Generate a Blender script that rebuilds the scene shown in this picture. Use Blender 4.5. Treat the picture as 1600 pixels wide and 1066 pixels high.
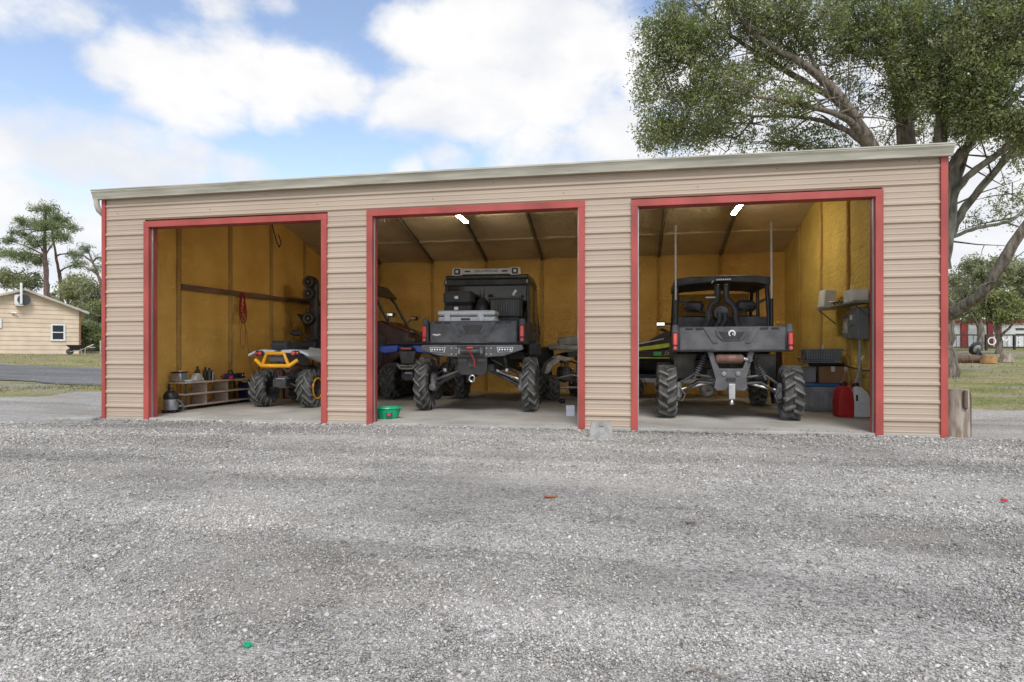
import bpy, bmesh, math, random
import numpy as np
from mathutils import Vector, Matrix, Euler, noise as mnoise
R = math.radians
PI = math.pi
random.seed(7)
rng = np.random.default_rng(11)
scene = bpy.context.scene
for o in list(bpy.data.objects):
    bpy.data.objects.remove(o)
col = scene.collection

# ------------------------------------------------------------------ camera
F, HX, HY, YAW, CAM = 970.0, 800.0, 552.0, R(10.37), (8.248, -8.64, 1.067)
cd = bpy.data.cameras.new('camera')
cd.sensor_width = 36.0
cd.sensor_fit = 'HORIZONTAL'
cd.lens = 36.0 * F / 1600
cd.shift_y = (HY - 533) / 1600
cd.clip_start = 0.05
cd.clip_end = 3000
cam = bpy.data.objects.new('camera', cd)
cam.location = CAM
cam.rotation_euler = (R(90), 0, YAW)
col.objects.link(cam)
scene.camera = cam

def ray(px, py):
    cx, cz = (px - HX) / F, (HY - py) / F
    c, s = math.cos(YAW), math.sin(YAW)
    return Vector((c * cx - s, s * cx + c, cz))

def PY(px, py, Y):
    "point seen at a pixel, on the plane y = Y"
    d = ray(px, py)
    return Vector(CAM) + d * ((Y - CAM[1]) / d.y)

# ------------------------------------------------------------------ sky
SUN_EL, SUN_AZ = R(50), R(165)          # azimuth clockwise from +Y: behind the camera, a little to its right
world = bpy.data.worlds.new('World')
scene.world = world
world.use_nodes = True
world.cycles.sampling_method = 'MANUAL'
world.cycles.sample_map_resolution = 256
wt = world.node_tree
wn, wl = wt.nodes, wt.links
wn.clear()
w_out = wn.new('ShaderNodeOutputWorld')
w_bg = wn.new('ShaderNodeBackground')
w_sky = wn.new('ShaderNodeTexSky')
w_sky.sky_type = 'NISHITA'
w_sky.sun_disc = False
w_sky.sun_elevation = SUN_EL
w_sky.sun_rotation = SUN_AZ
w_sky.air_density = 1.0
w_sky.dust_density = 0.3
w_sky.ozone_density = 1.6
SKY_STRENGTH = 0.12
w_bg.inputs['Strength'].default_value = SKY_STRENGTH
wl.new(w_bg.outputs[0], w_out.inputs[0])

def wmath(op, a, b=None, clamp=False):
    n = wn.new('ShaderNodeMath'); n.operation = op; n.use_clamp = clamp
    for i, v in enumerate((a, b)):
        if v is None: continue
        if isinstance(v, (int, float)): n.inputs[i].default_value = v
        else: wl.new(v, n.inputs[i])
    return n.outputs[0]

def wrange(v, a, b, c=0.0, d=1.0):
    n = wn.new('ShaderNodeMapRange'); n.interpolation_type = 'SMOOTHSTEP'
    wl.new(v, n.inputs['Value'])
    for k, x in zip(('From Min', 'From Max', 'To Min', 'To Max'), (a, b, c, d)):
        n.inputs[k].default_value = x
    return n.outputs['Result']

w_tc = wn.new('ShaderNodeTexCoord')
w_dir = wn.new('ShaderNodeVectorMath'); w_dir.operation = 'NORMALIZE'
wl.new(w_tc.outputs['Generated'], w_dir.inputs[0])

def wnoise(scale, detail, rough, off, sz=1.9):
    m = wn.new('ShaderNodeMapping')
    m.inputs['Scale'].default_value = (1, 1, sz)
    m.inputs['Location'].default_value = off
    wl.new(w_dir.outputs[0], m.inputs['Vector'])
    n = wn.new('ShaderNodeTexNoise')
    n.inputs['Scale'].default_value = scale
    n.inputs['Detail'].default_value = detail
    n.inputs['Roughness'].default_value = rough
    wl.new(m.outputs[0], n.inputs['Vector'])
    return n.outputs['Fac']

n_big = wnoise(2.3, 3, 0.5, (3.1, 0.4, 1.2))
n_fine = wnoise(6.5, 10, 0.6, (0.3, 2.0, 5.0), 1.6)
cover = wmath('MULTIPLY', wrange(n_big, 0.40, 0.62), 0.62)
# cumulus banks in the part of the sky the photograph shows: (pixel, radius, weight)
clouds = [(170, 100, .07, .5), (230, 95, .09, .6), (300, 110, .11, .7), (370, 110, .11, .7), (440, 125, .11, .7), (510, 120, .1, .65), (330, 170, .1, .6), (250, 150, .07, .5), (420, 175, .08, .5), (560, 130, .06, .5),
          (650, 60, .1, .7), (720, 60, .14, .8), (800, 50, .16, .95), (880, 70, .15, .9), (660, 150, .11, .7), (760, 150, .15, .85), (860, 150, .14, .8), (850, 220, .14, .62), (960, 210, .14, .7), (1040, 120, .15, .8), (970, 120, .12, .6),
          (700, 250, .06, .62), (640, 262, .05, .55), (30, 215, .13, .66), (110, 240, .12, .68), (200, 255, .11, .66), (290, 258, .1, .62), (370, 262, .07, .6), (20, 320, .13, .6), (130, 340, .12, .5),
          (90, 20, .08, .5), (20, 15, .09, .45), (340, 0, .06, .4), (440, 2, .05, .4), (1200, 150, .3, .6), (1450, 200, .3, .62), (1570, 320, .16, .5)]
gaps = [(60, 130, .13), (110, 160, .1), (480, 220, .13), (560, 270, .1), (420, 40, .12), (250, 40, .08), (520, 20, .1), (580, 190, .06), (560, 60, .06), (1000, 20, .08)]
acc = cover
for (px, py, r) in gaps:
    c = ray(px, py).normalized()
    dn = wn.new('ShaderNodeVectorMath'); dn.operation = 'DISTANCE'
    wl.new(w_dir.outputs[0], dn.inputs[0]); dn.inputs[1].default_value = c
    acc = wmath('MULTIPLY', acc, wrange(dn.outputs['Value'], r * .5, r * 1.5, 0.15, 1.0))
for (px, py, r, wgt) in clouds:
    c = ray(px, py).normalized()
    dn = wn.new('ShaderNodeVectorMath'); dn.operation = 'DISTANCE'
    sc = wn.new('ShaderNodeVectorMath'); sc.operation = 'MULTIPLY'
    sc.inputs[1].default_value = (1, 1, 1.5)
    wl.new(w_dir.outputs[0], sc.inputs[0])
    wl.new(sc.outputs[0], dn.inputs[0])
    dn.inputs[1].default_value = (c.x, c.y, c.z * 1.5)
    acc = wmath('MAXIMUM', acc, wrange(dn.outputs['Value'], r * 1.15, r * 0.12, 0.0, wgt))
dens = wmath('ADD', acc, wmath('MULTIPLY', wmath('SUBTRACT', n_fine, 0.5), 1.45))
mask = wrange(dens, 0.14, 0.64)
# cloud tone: brilliant tops, bluish grey hollows and undersides
n_sh = wnoise(4.2, 6, 0.55, (7.0, 1.0, 0.4), 1.8)
tone = wrange(wmath('ADD', n_sh, wmath('MULTIPLY', dens, 0.2)), 0.46, 0.76)
c_mix = wn.new('ShaderNodeMix'); c_mix.data_type = 'RGBA'
CL = 1.0 / SKY_STRENGTH
c_mix.inputs['A'].default_value = (0.41 * CL, 0.422 * CL, 0.452 * CL, 1)
c_mix.inputs['B'].default_value = (0.515 * CL, 0.51 * CL, 0.505 * CL, 1)
wl.new(tone, c_mix.inputs['Factor'])
s_mix = wn.new('ShaderNodeMix'); s_mix.data_type = 'RGBA'
wl.new(wmath('MULTIPLY', mask, 0.97), s_mix.inputs['Factor'])
s_gain = wn.new('ShaderNodeVectorMath'); s_gain.operation = 'MULTIPLY'
s_gain.inputs[1].default_value = (1.2, 1.05, 0.96)
wl.new(w_sky.outputs[0], s_gain.inputs[0])
wl.new(s_gain.outputs[0], s_mix.inputs['A'])
wl.new(c_mix.outputs['Result'], s_mix.inputs['B'])
wl.new(s_mix.outputs['Result'], w_bg.inputs['Color'])

# ------------------------------------------------------------------ sun, exposure
sd = bpy.data.lights.new('sun', 'SUN')
sd.energy = 1.5
sd.angle = R(26)
sd.color = (1.0, 0.96, 0.9)
sun = bpy.data.objects.new('sun', sd)
sv = Vector((math.sin(SUN_AZ) * math.cos(SUN_EL), math.cos(SUN_AZ) * math.cos(SUN_EL), math.sin(SUN_EL)))
sun.rotation_euler = sv.to_track_quat('Z', 'Y').to_euler()
sun.location = (0, -20, 30)
col.objects.link(sun)
vs = scene.view_settings
vs.view_transform = 'Standard'
vs.look = 'None'
vs.gamma = 1
vs.exposure = 1.0
vs.use_curve_mapping = False
scene.render.engine = 'CYCLES'
scene.cycles.max_bounces = 8
scene.cycles.diffuse_bounces = 5
scene.cycles.transparent_max_bounces = 12

# ------------------------------------------------------------------ materials
MATS = {}
def mat(name, c, rough=0.5, metal=0.0, var=0.12, vscale=6.0, c2=None, bump=0.0, bscale=60.0, spec=0.5,
        emit=0.0, alpha=1.0, trans=0.0, vdetail=5, stretch=(1, 1, 1), lo=0.35, hi=0.65, island=0.0, world_co=False, rvar=0.12, coat=0.0):
    m = bpy.data.materials.new(name); m.use_nodes = True
    nt = m.node_tree; N, L = nt.nodes, nt.links
    b = N['Principled BSDF']
    tc = N.new('ShaderNodeTexCoord')
    mp = N.new('ShaderNodeMapping'); mp.inputs['Scale'].default_value = stretch
    if world_co:
        g = N.new('ShaderNodeNewGeometry'); L.new(g.outputs['Position'], mp.inputs['Vector'])
    else:
        L.new(tc.outputs['Object'], mp.inputs['Vector'])
    n = N.new('ShaderNodeTexNoise')
    n.inputs['Scale'].default_value = vscale; n.inputs['Detail'].default_value = vdetail
    L.new(mp.outputs[0], n.inputs['Vector'])
    rmp = N.new('ShaderNodeMapRange'); L.new(n.outputs['Fac'], rmp.inputs['Value'])
    rmp.inputs['From Min'].default_value = lo; rmp.inputs['From Max'].default_value = hi
    mx = N.new('ShaderNodeMix'); mx.data_type = 'RGBA'
    if c2 is None: c2 = tuple(x * (1 - 2 * var) for x in c); ca = tuple(min(1, x * (1 + var)) for x in c)
    else: ca = c
    mx.inputs['A'].default_value = (*c2, 1); mx.inputs['B'].default_value = (*ca, 1)
    L.new(rmp.outputs[0], mx.inputs['Factor'])
    out = mx.outputs['Result']
    if island > 0:
        g2 = N.new('ShaderNodeNewGeometry')
        hs = N.new('ShaderNodeHueSaturation')
        r2 = N.new('ShaderNodeMapRange'); L.new(g2.outputs['Random Per Island'], r2.inputs['Value'])
        r2.inputs['To Min'].default_value = 1 - island; r2.inputs['To Max'].default_value = 1 + island
        L.new(r2.outputs[0], hs.inputs['Value']); L.new(out, hs.inputs['Color'])
        r3 = N.new('ShaderNodeMapRange'); L.new(g2.outputs['Random Per Island'], r3.inputs['Value'])
        r3.inputs['To Min'].default_value = 0.5 + .05 * island; r3.inputs['To Max'].default_value = 0.5 - .05 * island
        L.new(r3.outputs[0], hs.inputs['Hue'])
        out = hs.outputs[0]
    L.new(out, b.inputs['Base Color'])
    rr = N.new('ShaderNodeMapRange'); L.new(n.outputs['Fac'], rr.inputs['Value'])
    rr.inputs['From Min'].default_value = lo; rr.inputs['From Max'].default_value = hi
    rr.inputs['To Min'].default_value = min(1, rough + rvar); rr.inputs['To Max'].default_value = max(0.02, rough - rvar * .5)
    L.new(rr.outputs[0], b.inputs['Roughness'])
    b.inputs['Metallic'].default_value = metal
    b.inputs['Specular IOR Level'].default_value = spec
    b.inputs['Coat Weight'].default_value = coat
    if bump > 0:
        bn = N.new('ShaderNodeTexNoise'); bn.inputs['Scale'].default_value = bscale; bn.inputs['Detail'].default_value = 4
        L.new(mp.outputs[0], bn.inputs['Vector'])
        bp = N.new('ShaderNodeBump'); bp.inputs['Strength'].default_value = min(1, bump); bp.inputs['Distance'].default_value = 0.02 * max(1, bump)
        L.new(bn.outputs['Fac'], bp.inputs['Height']); L.new(bp.outputs[0], b.inputs['Normal'])
    if emit > 0:
        b.inputs['Emission Color'].default_value = (*c, 1); b.inputs['Emission Strength'].default_value = emit
    if trans > 0:
        b.inputs['Transmission Weight'].default_value = trans
    if alpha < 1:
        b.inputs['Alpha'].default_value = alpha
    MATS[name] = m
    return m

def leafmat(name, c, c2, island=0.35, sss=0.45, vscale=0.9):
    m = mat(name, c, 0.55, c2=c2, vscale=vscale, island=island, vdetail=3, spec=0.35)
    nt = m.node_tree; N, L = nt.nodes, nt.links
    b = N['Principled BSDF']; o = [n for n in N if n.type == 'OUTPUT_MATERIAL'][0]
    t = N.new('ShaderNodeBsdfTranslucent'); L.new(b.inputs['Base Color'].links[0].from_socket, t.inputs['Color'])
    ms = N.new('ShaderNodeMixShader'); ms.inputs[0].default_value = sss
    L.new(b.outputs[0], ms.inputs[1]); L.new(t.outputs[0], ms.inputs[2]); L.new(ms.outputs[0], o.inputs['Surface'])
    return m

# ------------------------------------------------------------------ mesh helpers
class MB:
    "collects shapes; build() links them as ONE mesh object"
    def __init__(s, M=None):
        s.v, s.f, s.M = [], [], M
    def add(s, vs, fs, M=None):
        o = len(s.v)
        for v in vs:
            v = Vector(v)
            if M is not None: v = M @ v
            s.v.append(v)
        s.f += [tuple(i + o for i in f) for f in fs]
        return s
    def box(s, c, d, rot=(0, 0, 0), taper=None):
        x, y, z = d[0] / 2, d[1] / 2, d[2] / 2
        t = taper or (1, 1)
        vs = [(-x, -y, -z), (x, -y, -z), (x, y, -z), (-x, y, -z), (-x * t[0], -y * t[1], z), (x * t[0], -y * t[1], z), (x * t[0], y * t[1], z), (-x * t[0], y * t[1], z)]
        fs = [(0, 3, 2, 1), (4, 5, 6, 7), (0, 1, 5, 4), (1, 2, 6, 5), (2, 3, 7, 6), (3, 0, 4, 7)]
        return s.add(vs, fs, Matrix.Translation(c) @ Euler(rot).to_matrix().to_4x4())
    def b2(s, lo, hi):
        return s.box([(a + b) / 2 for a, b in zip(lo, hi)], [abs(b - a) for a, b in zip(lo, hi)])
    def cbox(s, c, d, ch=0.01, rot=(0, 0, 0)):
        "box with chamfered edges"
        x, y, z = d[0] / 2, d[1] / 2, d[2] / 2
        ch = min(ch, x * .9, y * .9, z * .9)
        vs = []; idx = {}
        for sx in (-1, 1):
            for sy in (-1, 1):
                for sz in (-1, 1):
                    for a in range(3):
                        p = [sx * (x - ch), sy * (y - ch), sz * (z - ch)]
                        p[a] = (sx * x, sy * y, sz * z)[a]
                        idx[(sx, sy, sz, a)] = len(vs); vs.append(tuple(p))
        fs = []
        I = lambda sx, sy, sz, a: idx[(sx, sy, sz, a)]
        for sg in (-1, 1):
            q = [(-1, -1), (1, -1), (1, 1), (-1, 1)]
            if sg < 0: q = q[::-1]
            fs.append(tuple(I(sg, u, w, 0) for u, w in q))
            fs.append(tuple(I(w, sg, u, 1) for u, w in q))
            fs.append(tuple(I(u, w, sg, 2) for u, w in q))
        for a in (-1, 1):
            for b in (-1, 1):
                k = a * b
                e = (I(a, b, -1, 0), I(a, b, -1, 1), I(a, b, 1, 1), I(a, b, 1, 0)); fs.append(e if k > 0 else e[::-1])
                e = (I(-1, a, b, 1), I(-1, a, b, 2), I(1, a, b, 2), I(1, a, b, 1)); fs.append(e if k > 0 else e[::-1])
                e = (I(b, -1, a, 2), I(b, -1, a, 0), I(b, 1, a, 0), I(b, 1, a, 2)); fs.append(e if k > 0 else e[::-1])
        for sx in (-1, 1):
            for sy in (-1, 1):
                for sz in (-1, 1):
                    t = (I(sx, sy, sz, 0), I(sx, sy, sz, 1), I(sx, sy, sz, 2))
                    fs.append(t if sx * sy * sz > 0 else t[::-1])
        return s.add(vs, fs, Matrix.Translation(c) @ Euler(rot).to_matrix().to_4x4())
    def tube(s, pts, r, n=10, caps=True, squash=None):
        pts = [Vector(p) for p in pts]
        k = len(pts)
        rs = r if isinstance(r, (list, tuple)) else [r] * k
        o = len(s.v); fs = []
        up = Vector((0, 0, 1)); prev = None
        for i, p in enumerate(pts):
            t = (pts[min(i + 1, k - 1)] - pts[max(i - 1, 0)]).normalized()
            if prev is None:
                a = t.cross(up if abs(t.z) < .9 else Vector((1, 0, 0))).normalized()
            else:
                a = (prev - t * prev.dot(t)).normalized()
            b = t.cross(a); prev = a
            for j in range(n):
                th = 2 * PI * j / n
                q = a * math.cos(th) + b * math.sin(th) * (squash or 1)
                s.v.append(p + q * rs[i])
        for i in range(k - 1):
            for j in range(n):
                j2 = (j + 1) % n
                fs.append((o + i * n + j, o + i * n + j2, o + (i + 1) * n + j2, o + (i + 1) * n + j))
        if caps:
            fs.append(tuple(o + j for j in range(n))[::-1]); fs.append(tuple(o + (k - 1) * n + j for j in range(n)))
        s.f += fs
        return s
    def lathe(s, prof, c=(0, 0, 0), axis='Z', n=24, a0=0, a1=2 * PI):
        "prof: (radius, height) pairs"
        full = abs(a1 - a0 - 2 * PI) < 1e-6
        m = n if full else n + 1
        o = len(s.v)
        for (r, h) in prof:
            for j in range(m):
                th = a0 + (a1 - a0) * j / n
                x, y = r * math.cos(th), r * math.sin(th)
                p = {'Z': (x, y, h), 'X': (h, x, y), 'Y': (y, h, x)}[axis]
                s.v.append(Vector(p) + Vector(c))
        for i in range(len(prof) - 1):
            for j in range(n):
                j2 = (j + 1) % m
                s.f.append((o + i * m + j, o + i * m + j2, o + (i + 1) * m + j2, o + (i + 1) * m + j))
        return s
    def prism(s, outline, d, plane='XZ', off=0.0, ins=0.0):
        "closed outline extruded; plane XZ -> along y from off to off+d"
        n = len(outline)
        def P(a, b, h):
            return {'XZ': (a, h, b), 'YZ': (h, a, b), 'XY': (a, b, h)}[plane]
        vs = [P(a, b, off) for a, b in outline] + [P(a, b, off + d) for a, b in outline]
        fs = [tuple(range(n))[::-1], tuple(range(n, 2 * n))] + [(i, (i + 1) % n, n + (i + 1) % n, n + i) for i in range(n)]
        return s.add(vs, fs)
    def xform(s, M):
        s.v = [M @ Vector(v) for v in s.v]; return s
    def build(s, name, m, parent=None, smooth=False, bevel=0, sub=0, label=None):
        me = bpy.data.meshes.new(name)
        me.from_pydata([tuple(v) for v in s.v], [], s.f)
        bm = bmesh.new(); bm.from_mesh(me)
        bmesh.ops.recalc_face_normals(bm, faces=bm.faces)
        if bevel > 0:
            ed = [e for e in bm.edges if len(e.link_faces) == 2 and e.calc_face_angle(0) > 0.5]
            bmesh.ops.bevel(bm, geom=ed, offset=bevel, segments=2, profile=.6, affect='EDGES', clamp_overlap=True)
        bm.to_mesh(me); bm.free()
        if smooth:
            for p in me.polygons: p.use_smooth = True
            me.set_sharp_from_angle(angle=R(38))
        me.materials.append(MATS[m] if isinstance(m, str) else m)
        o = bpy.data.objects.new(name, me)
        col.objects.link(o)
        if parent is not None: o.parent = parent
        if sub:
            md = o.modifiers.new('s', 'SUBSURF'); md.levels = md.render_levels = sub
        if label: o['label'] = label
        return o

def tag(o, label, cat, group=None):
    o['label'] = label; o['category'] = cat
    if group: o['group'] = group
    return o

def thing(name, label, cat, loc=(0, 0, 0), rz=0.0, group=None):
    o = bpy.data.objects.new(name, None)
    o.empty_display_size = .2
    o.location = loc; o.rotation_euler = (0, 0, rz)
    col.objects.link(o)
    return tag(o, label, cat, group)

def structure(o):
    o['kind'] = 'structure'; return o

def copy_tree(o, parent=None):
    c = o.copy(); col.objects.link(c); c.parent = parent
    for ch in list(o.children): copy_tree(ch, c)
    return c

def inst(src, parent, loc, rot=(0, 0, 0), scale=None):
    "copy of a part (and its sub-parts), sharing mesh data"
    c = copy_tree(src, parent)
    c.location = loc; c.rotation_euler = rot
    if scale: c.scale = scale
    return c

def text_mesh(txt, size, m, parent, loc, rot, name='lettering', extrude=0.002, align='CENTER', sx=1.0, label=None):
    cu = bpy.data.curves.new('t', 'FONT'); cu.body = txt; cu.size = size; cu.extrude = extrude
    cu.align_x = align; cu.align_y = 'CENTER'
    t = bpy.data.objects.new('t', cu); col.objects.link(t)
    bpy.context.view_layer.update()
    me = bpy.data.meshes.new_from_object(t.evaluated_get(bpy.context.evaluated_depsgraph_get()))
    bpy.data.objects.remove(t); bpy.data.curves.remove(cu)
    me.materials.clear(); me.materials.append(MATS[m])
    o = bpy.data.objects.new(name, me); col.objects.link(o)
    o.parent = parent; o.location = loc; o.rotation_euler = rot; o.scale = (sx, 1, 1)
    if label: o['label'] = label
    return o

def fbm(x, y, z=0.0, s=1.0, o=3):
    return mnoise.fractal(Vector((x * s, y * s, z)), 1.0, 2.0, o)
# ================================================================== the ground
def ss(x):
    x = max(0.0, min(1.0, x)); return x * x * (3 - 2 * x)
def height(x, y):
    dx = max(-1.0 - x, 0, x - 13.2); dy = max(0.0, y - 8.4)
    d = math.hypot(dx, dy)
    if y < 0: d *= ss(1 + y / 4.0)
    return 0.034 * (math.sqrt(d * d + 1.0) - 1.0) if d < 70 else 0.034 * (math.sqrt(4901) - 1) + (d - 70) * 0.004
def bumps(x, y):
    if -0.2 < x < 12.4 and y > -0.5: return 0.0
    k = ss((-y - 0.3) / 1.2) if -0.5 < x < 12.7 else 1.0
    return k * (0.022 * fbm(x, y, 3.0, .45, 3) + 0.008 * fbm(x, y, 9.0, 2.2, 2))

def mat_ground():
    m = mat('ground_grass', (.17, .19, .06), .95, c2=(.29, .25, .125), vscale=.55, vdetail=8, bump=.9, bscale=24, world_co=True, spec=.15, lo=.42, hi=.62)
    nt = m.node_tree; N, L = nt.nodes, nt.links; b = N['Principled BSDF']
    src = b.inputs['Base Color'].links[0].from_socket
    g = N.new('ShaderNodeNewGeometry')
    n2 = N.new('ShaderNodeTexNoise'); n2.inputs['Scale'].default_value = .32; n2.inputs['Detail'].default_value = 7; n2.inputs['Roughness'].default_value = .65
    L.new(g.outputs['Position'], n2.inputs['Vector'])
    mr = N.new('ShaderNodeMapRange'); mr.inputs['From Min'].default_value = .5; mr.inputs['From Max'].default_value = .6
    L.new(n2.outputs['Fac'], mr.inputs['Value'])
    mx = N.new('ShaderNodeMix'); mx.data_type = 'RGBA'
    L.new(mr.outputs[0], mx.inputs['Factor']); L.new(src, mx.inputs['A']); mx.inputs['B'].default_value = (.27, .235, .19, 1)
    n3 = N.new('ShaderNodeTexNoise'); n3.inputs['Scale'].default_value = 16; n3.inputs['Detail'].default_value = 6
    L.new(g.outputs['Position'], n3.inputs['Vector'])
    mr3 = N.new('ShaderNodeMapRange'); mr3.inputs['From Min'].default_value = .3; mr3.inputs['From Max'].default_value = .7; mr3.inputs['To Min'].default_value = .55; mr3.inputs['To Max'].default_value = 1.4
    L.new(n3.outputs['Fac'], mr3.inputs['Value'])
    hs = N.new('ShaderNodeHueSaturation'); L.new(mr3.outputs[0], hs.inputs['Value']); L.new(mx.outputs['Result'], hs.inputs['Color'])
    L.new(hs.outputs[0], b.inputs['Base Color'])
mat_ground()

def track_tone(N, L):
    "long soft streaks of packed fines left by wheels, as a brightness factor"
    gg = N.new('ShaderNodeNewGeometry')
    mpt = N.new('ShaderNodeMapping'); mpt.inputs['Scale'].default_value = (.14, .9, 1.0); mpt.inputs['Rotation'].default_value = (0, 0, -.1)
    L.new(gg.outputs['Position'], mpt.inputs['Vector'])
    n_ = N.new('ShaderNodeTexNoise'); n_.inputs['Scale'].default_value = 1.15; n_.inputs['Detail'].default_value = 5; n_.inputs['Distortion'].default_value = .6; L.new(mpt.outputs[0], n_.inputs['Vector'])
    n2_ = N.new('ShaderNodeTexNoise'); n2_.inputs['Scale'].default_value = .8; n2_.inputs['Detail'].default_value = 6; L.new(gg.outputs['Position'], n2_.inputs['Vector'])
    a_ = N.new('ShaderNodeMath'); a_.operation = 'MULTIPLY_ADD'; L.new(n2_.outputs['Fac'], a_.inputs[0]); a_.inputs[1].default_value = .55; L.new(n_.outputs['Fac'], a_.inputs[2])
    mt = N.new('ShaderNodeMapRange'); mt.inputs['From Min'].default_value = .62; mt.inputs['From Max'].default_value = .98; mt.inputs['To Min'].default_value = 1.16; mt.inputs['To Max'].default_value = .7
    L.new(a_.outputs[0], mt.inputs['Value'])
    return mt.outputs[0]
def add_track(name):
    m = MATS[name]; N, L = m.node_tree.nodes, m.node_tree.links; b = N['Principled BSDF']
    src = b.inputs['Base Color'].links[0].from_socket
    h = N.new('ShaderNodeHueSaturation'); L.new(src, h.inputs['Color']); L.new(track_tone(N, L), h.inputs['Value']); L.new(h.outputs[0], b.inputs['Base Color'])
def mat_gravel(name, lo, hi, dirt):
    m = bpy.data.materials.new(name); m.use_nodes = True; MATS[name] = m
    nt = m.node_tree; N, L = nt.nodes, nt.links; b = N['Principled BSDF']
    g = N.new('ShaderNodeNewGeometry')
    v = N.new('ShaderNodeTexVoronoi'); v.inputs['Scale'].default_value = 105; L.new(g.outputs['Position'], v.inputs['Vector'])
    v2 = N.new('ShaderNodeTexVoronoi'); v2.inputs['Scale'].default_value = 50; L.new(g.outputs['Position'], v2.inputs['Vector'])
    sp = N.new('ShaderNodeSeparateColor'); L.new(v.outputs['Color'], sp.inputs[0])
    sp2 = N.new('ShaderNodeSeparateColor'); L.new(v2.outputs['Color'], sp2.inputs[0])
    add = N.new('ShaderNodeMath'); add.operation = 'MULTIPLY_ADD'; L.new(sp2.outputs[0], add.inputs[0]); add.inputs[1].default_value = .45
    mu = N.new('ShaderNodeMath'); mu.operation = 'MULTIPLY'; L.new(sp.outputs[0], mu.inputs[0]); mu.inputs[1].default_value = .6
    L.new(mu.outputs[0], add.inputs[2])
    cr = N.new('ShaderNodeValToRGB'); L.new(add.outputs[0], cr.inputs[0])
    e = cr.color_ramp.elements
    e[0].position = .08; e[0].color = (*[x * .45 for x in lo], 1)
    e[1].position = .95; e[1].color = (*hi, 1)
    k = e.new(.45); k.color = (*lo, 1)
    n = N.new('ShaderNodeTexNoise'); n.inputs['Scale'].default_value = .75; n.inputs['Detail'].default_value = 8; n.inputs['Roughness'].default_value = .62
    mp = N.new('ShaderNodeMapping'); mp.inputs['Scale'].default_value = (.55, 1.0, 1.0); mp.inputs['Rotation'].default_value = (0, 0, .25)
    L.new(g.outputs['Position'], mp.inputs['Vector']); L.new(mp.outputs[0], n.inputs['Vector'])
    mr = N.new('ShaderNodeMapRange'); mr.inputs['From Min'].default_value = .5; mr.inputs['From Max'].default_value = .68; mr.inputs['To Max'].default_value = .85
    L.new(n.outputs['Fac'], mr.inputs['Value'])
    mx = N.new('ShaderNodeMix'); mx.data_type = 'RGBA'; L.new(mr.outputs[0], mx.inputs['Factor'])
    L.new(cr.outputs[0], mx.inputs['A'])
    nd = N.new('ShaderNodeTexNoise'); nd.inputs['Scale'].default_value = 70; nd.inputs['Detail'].default_value = 4; L.new(g.outputs['Position'], nd.inputs['Vector'])
    dm = N.new('ShaderNodeMix'); dm.data_type = 'RGBA'; L.new(nd.outputs['Fac'], dm.inputs['Factor'])
    dm.inputs['A'].default_value = (*[x * .55 for x in dirt], 1); dm.inputs['B'].default_value = (*[x * 1.45 for x in dirt], 1)
    L.new(dm.outputs['Result'], mx.inputs['B'])
    hsv = N.new('ShaderNodeHueSaturation'); L.new(mx.outputs['Result'], hsv.inputs['Color']); L.new(track_tone(N, L), hsv.inputs['Value'])
    L.new(hsv.outputs[0], b.inputs['Base Color'])
    b.inputs['Roughness'].default_value = .9; b.inputs['Specular IOR Level'].default_value = .25
    bp = N.new('ShaderNodeBump'); bp.inputs['Strength'].default_value = .8; bp.inputs['Distance'].default_value = .012
    iv = N.new('ShaderNodeMath'); iv.operation = 'SUBTRACT'; iv.inputs[0].default_value = 1; L.new(v.outputs['Distance'], iv.inputs[1])
    L.new(iv.outputs[0], bp.inputs['Height']); L.new(bp.outputs[0], b.inputs['Normal'])
mat_gravel('gravel', (.34, .32, .289), (.58, .553, .508), (.32, .288, .243))
mat_gravel('road_gravel', (.13, .127, .122), (.36, .352, .34), (.19, .178, .162))

def grid_axis(vals):
    out = []
    for a, b, st in vals:
        n = max(1, int(round((b - a) / st)))
        out += [a + (b - a) * i / n for i in range(n)]
    return out + [vals[-1][1]]
def sheet(name, xs, ys, zf, m, keep=None):
    nx, ny = len(xs), len(ys)
    vs = [zf(i, j) for j in range(ny) for i in range(nx)]
    fs = [(j * nx + i, j * nx + i + 1, (j + 1) * nx + i + 1, (j + 1) * nx + i) for j in range(ny - 1) for i in range(nx - 1)]
    mb = MB(); mb.v = [Vector(v) for v in vs]; mb.f = fs
    return structure(mb.build(name, m, smooth=True))
gx = grid_axis([(-900, -100, 100), (-100, -40, 10), (-40, 45, 1.4), (45, 100, 9), (100, 900, 100)])
gy = grid_axis([(-300, -40, 40), (-40, 60, 1.4), (60, 140, 10), (140, 1500, 120)])
def zg(i, j):
    x, y = gx[i], gy[j]
    inside = -1.2 < x < 13.6 and -1.5 < y < 8.6
    return (x, y, height(x, y) - (0.25 if inside else 0.0) + bumps(x, y) * .6 - .012)
sheet('ground', gx, gy, zg, 'ground_grass')

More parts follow.
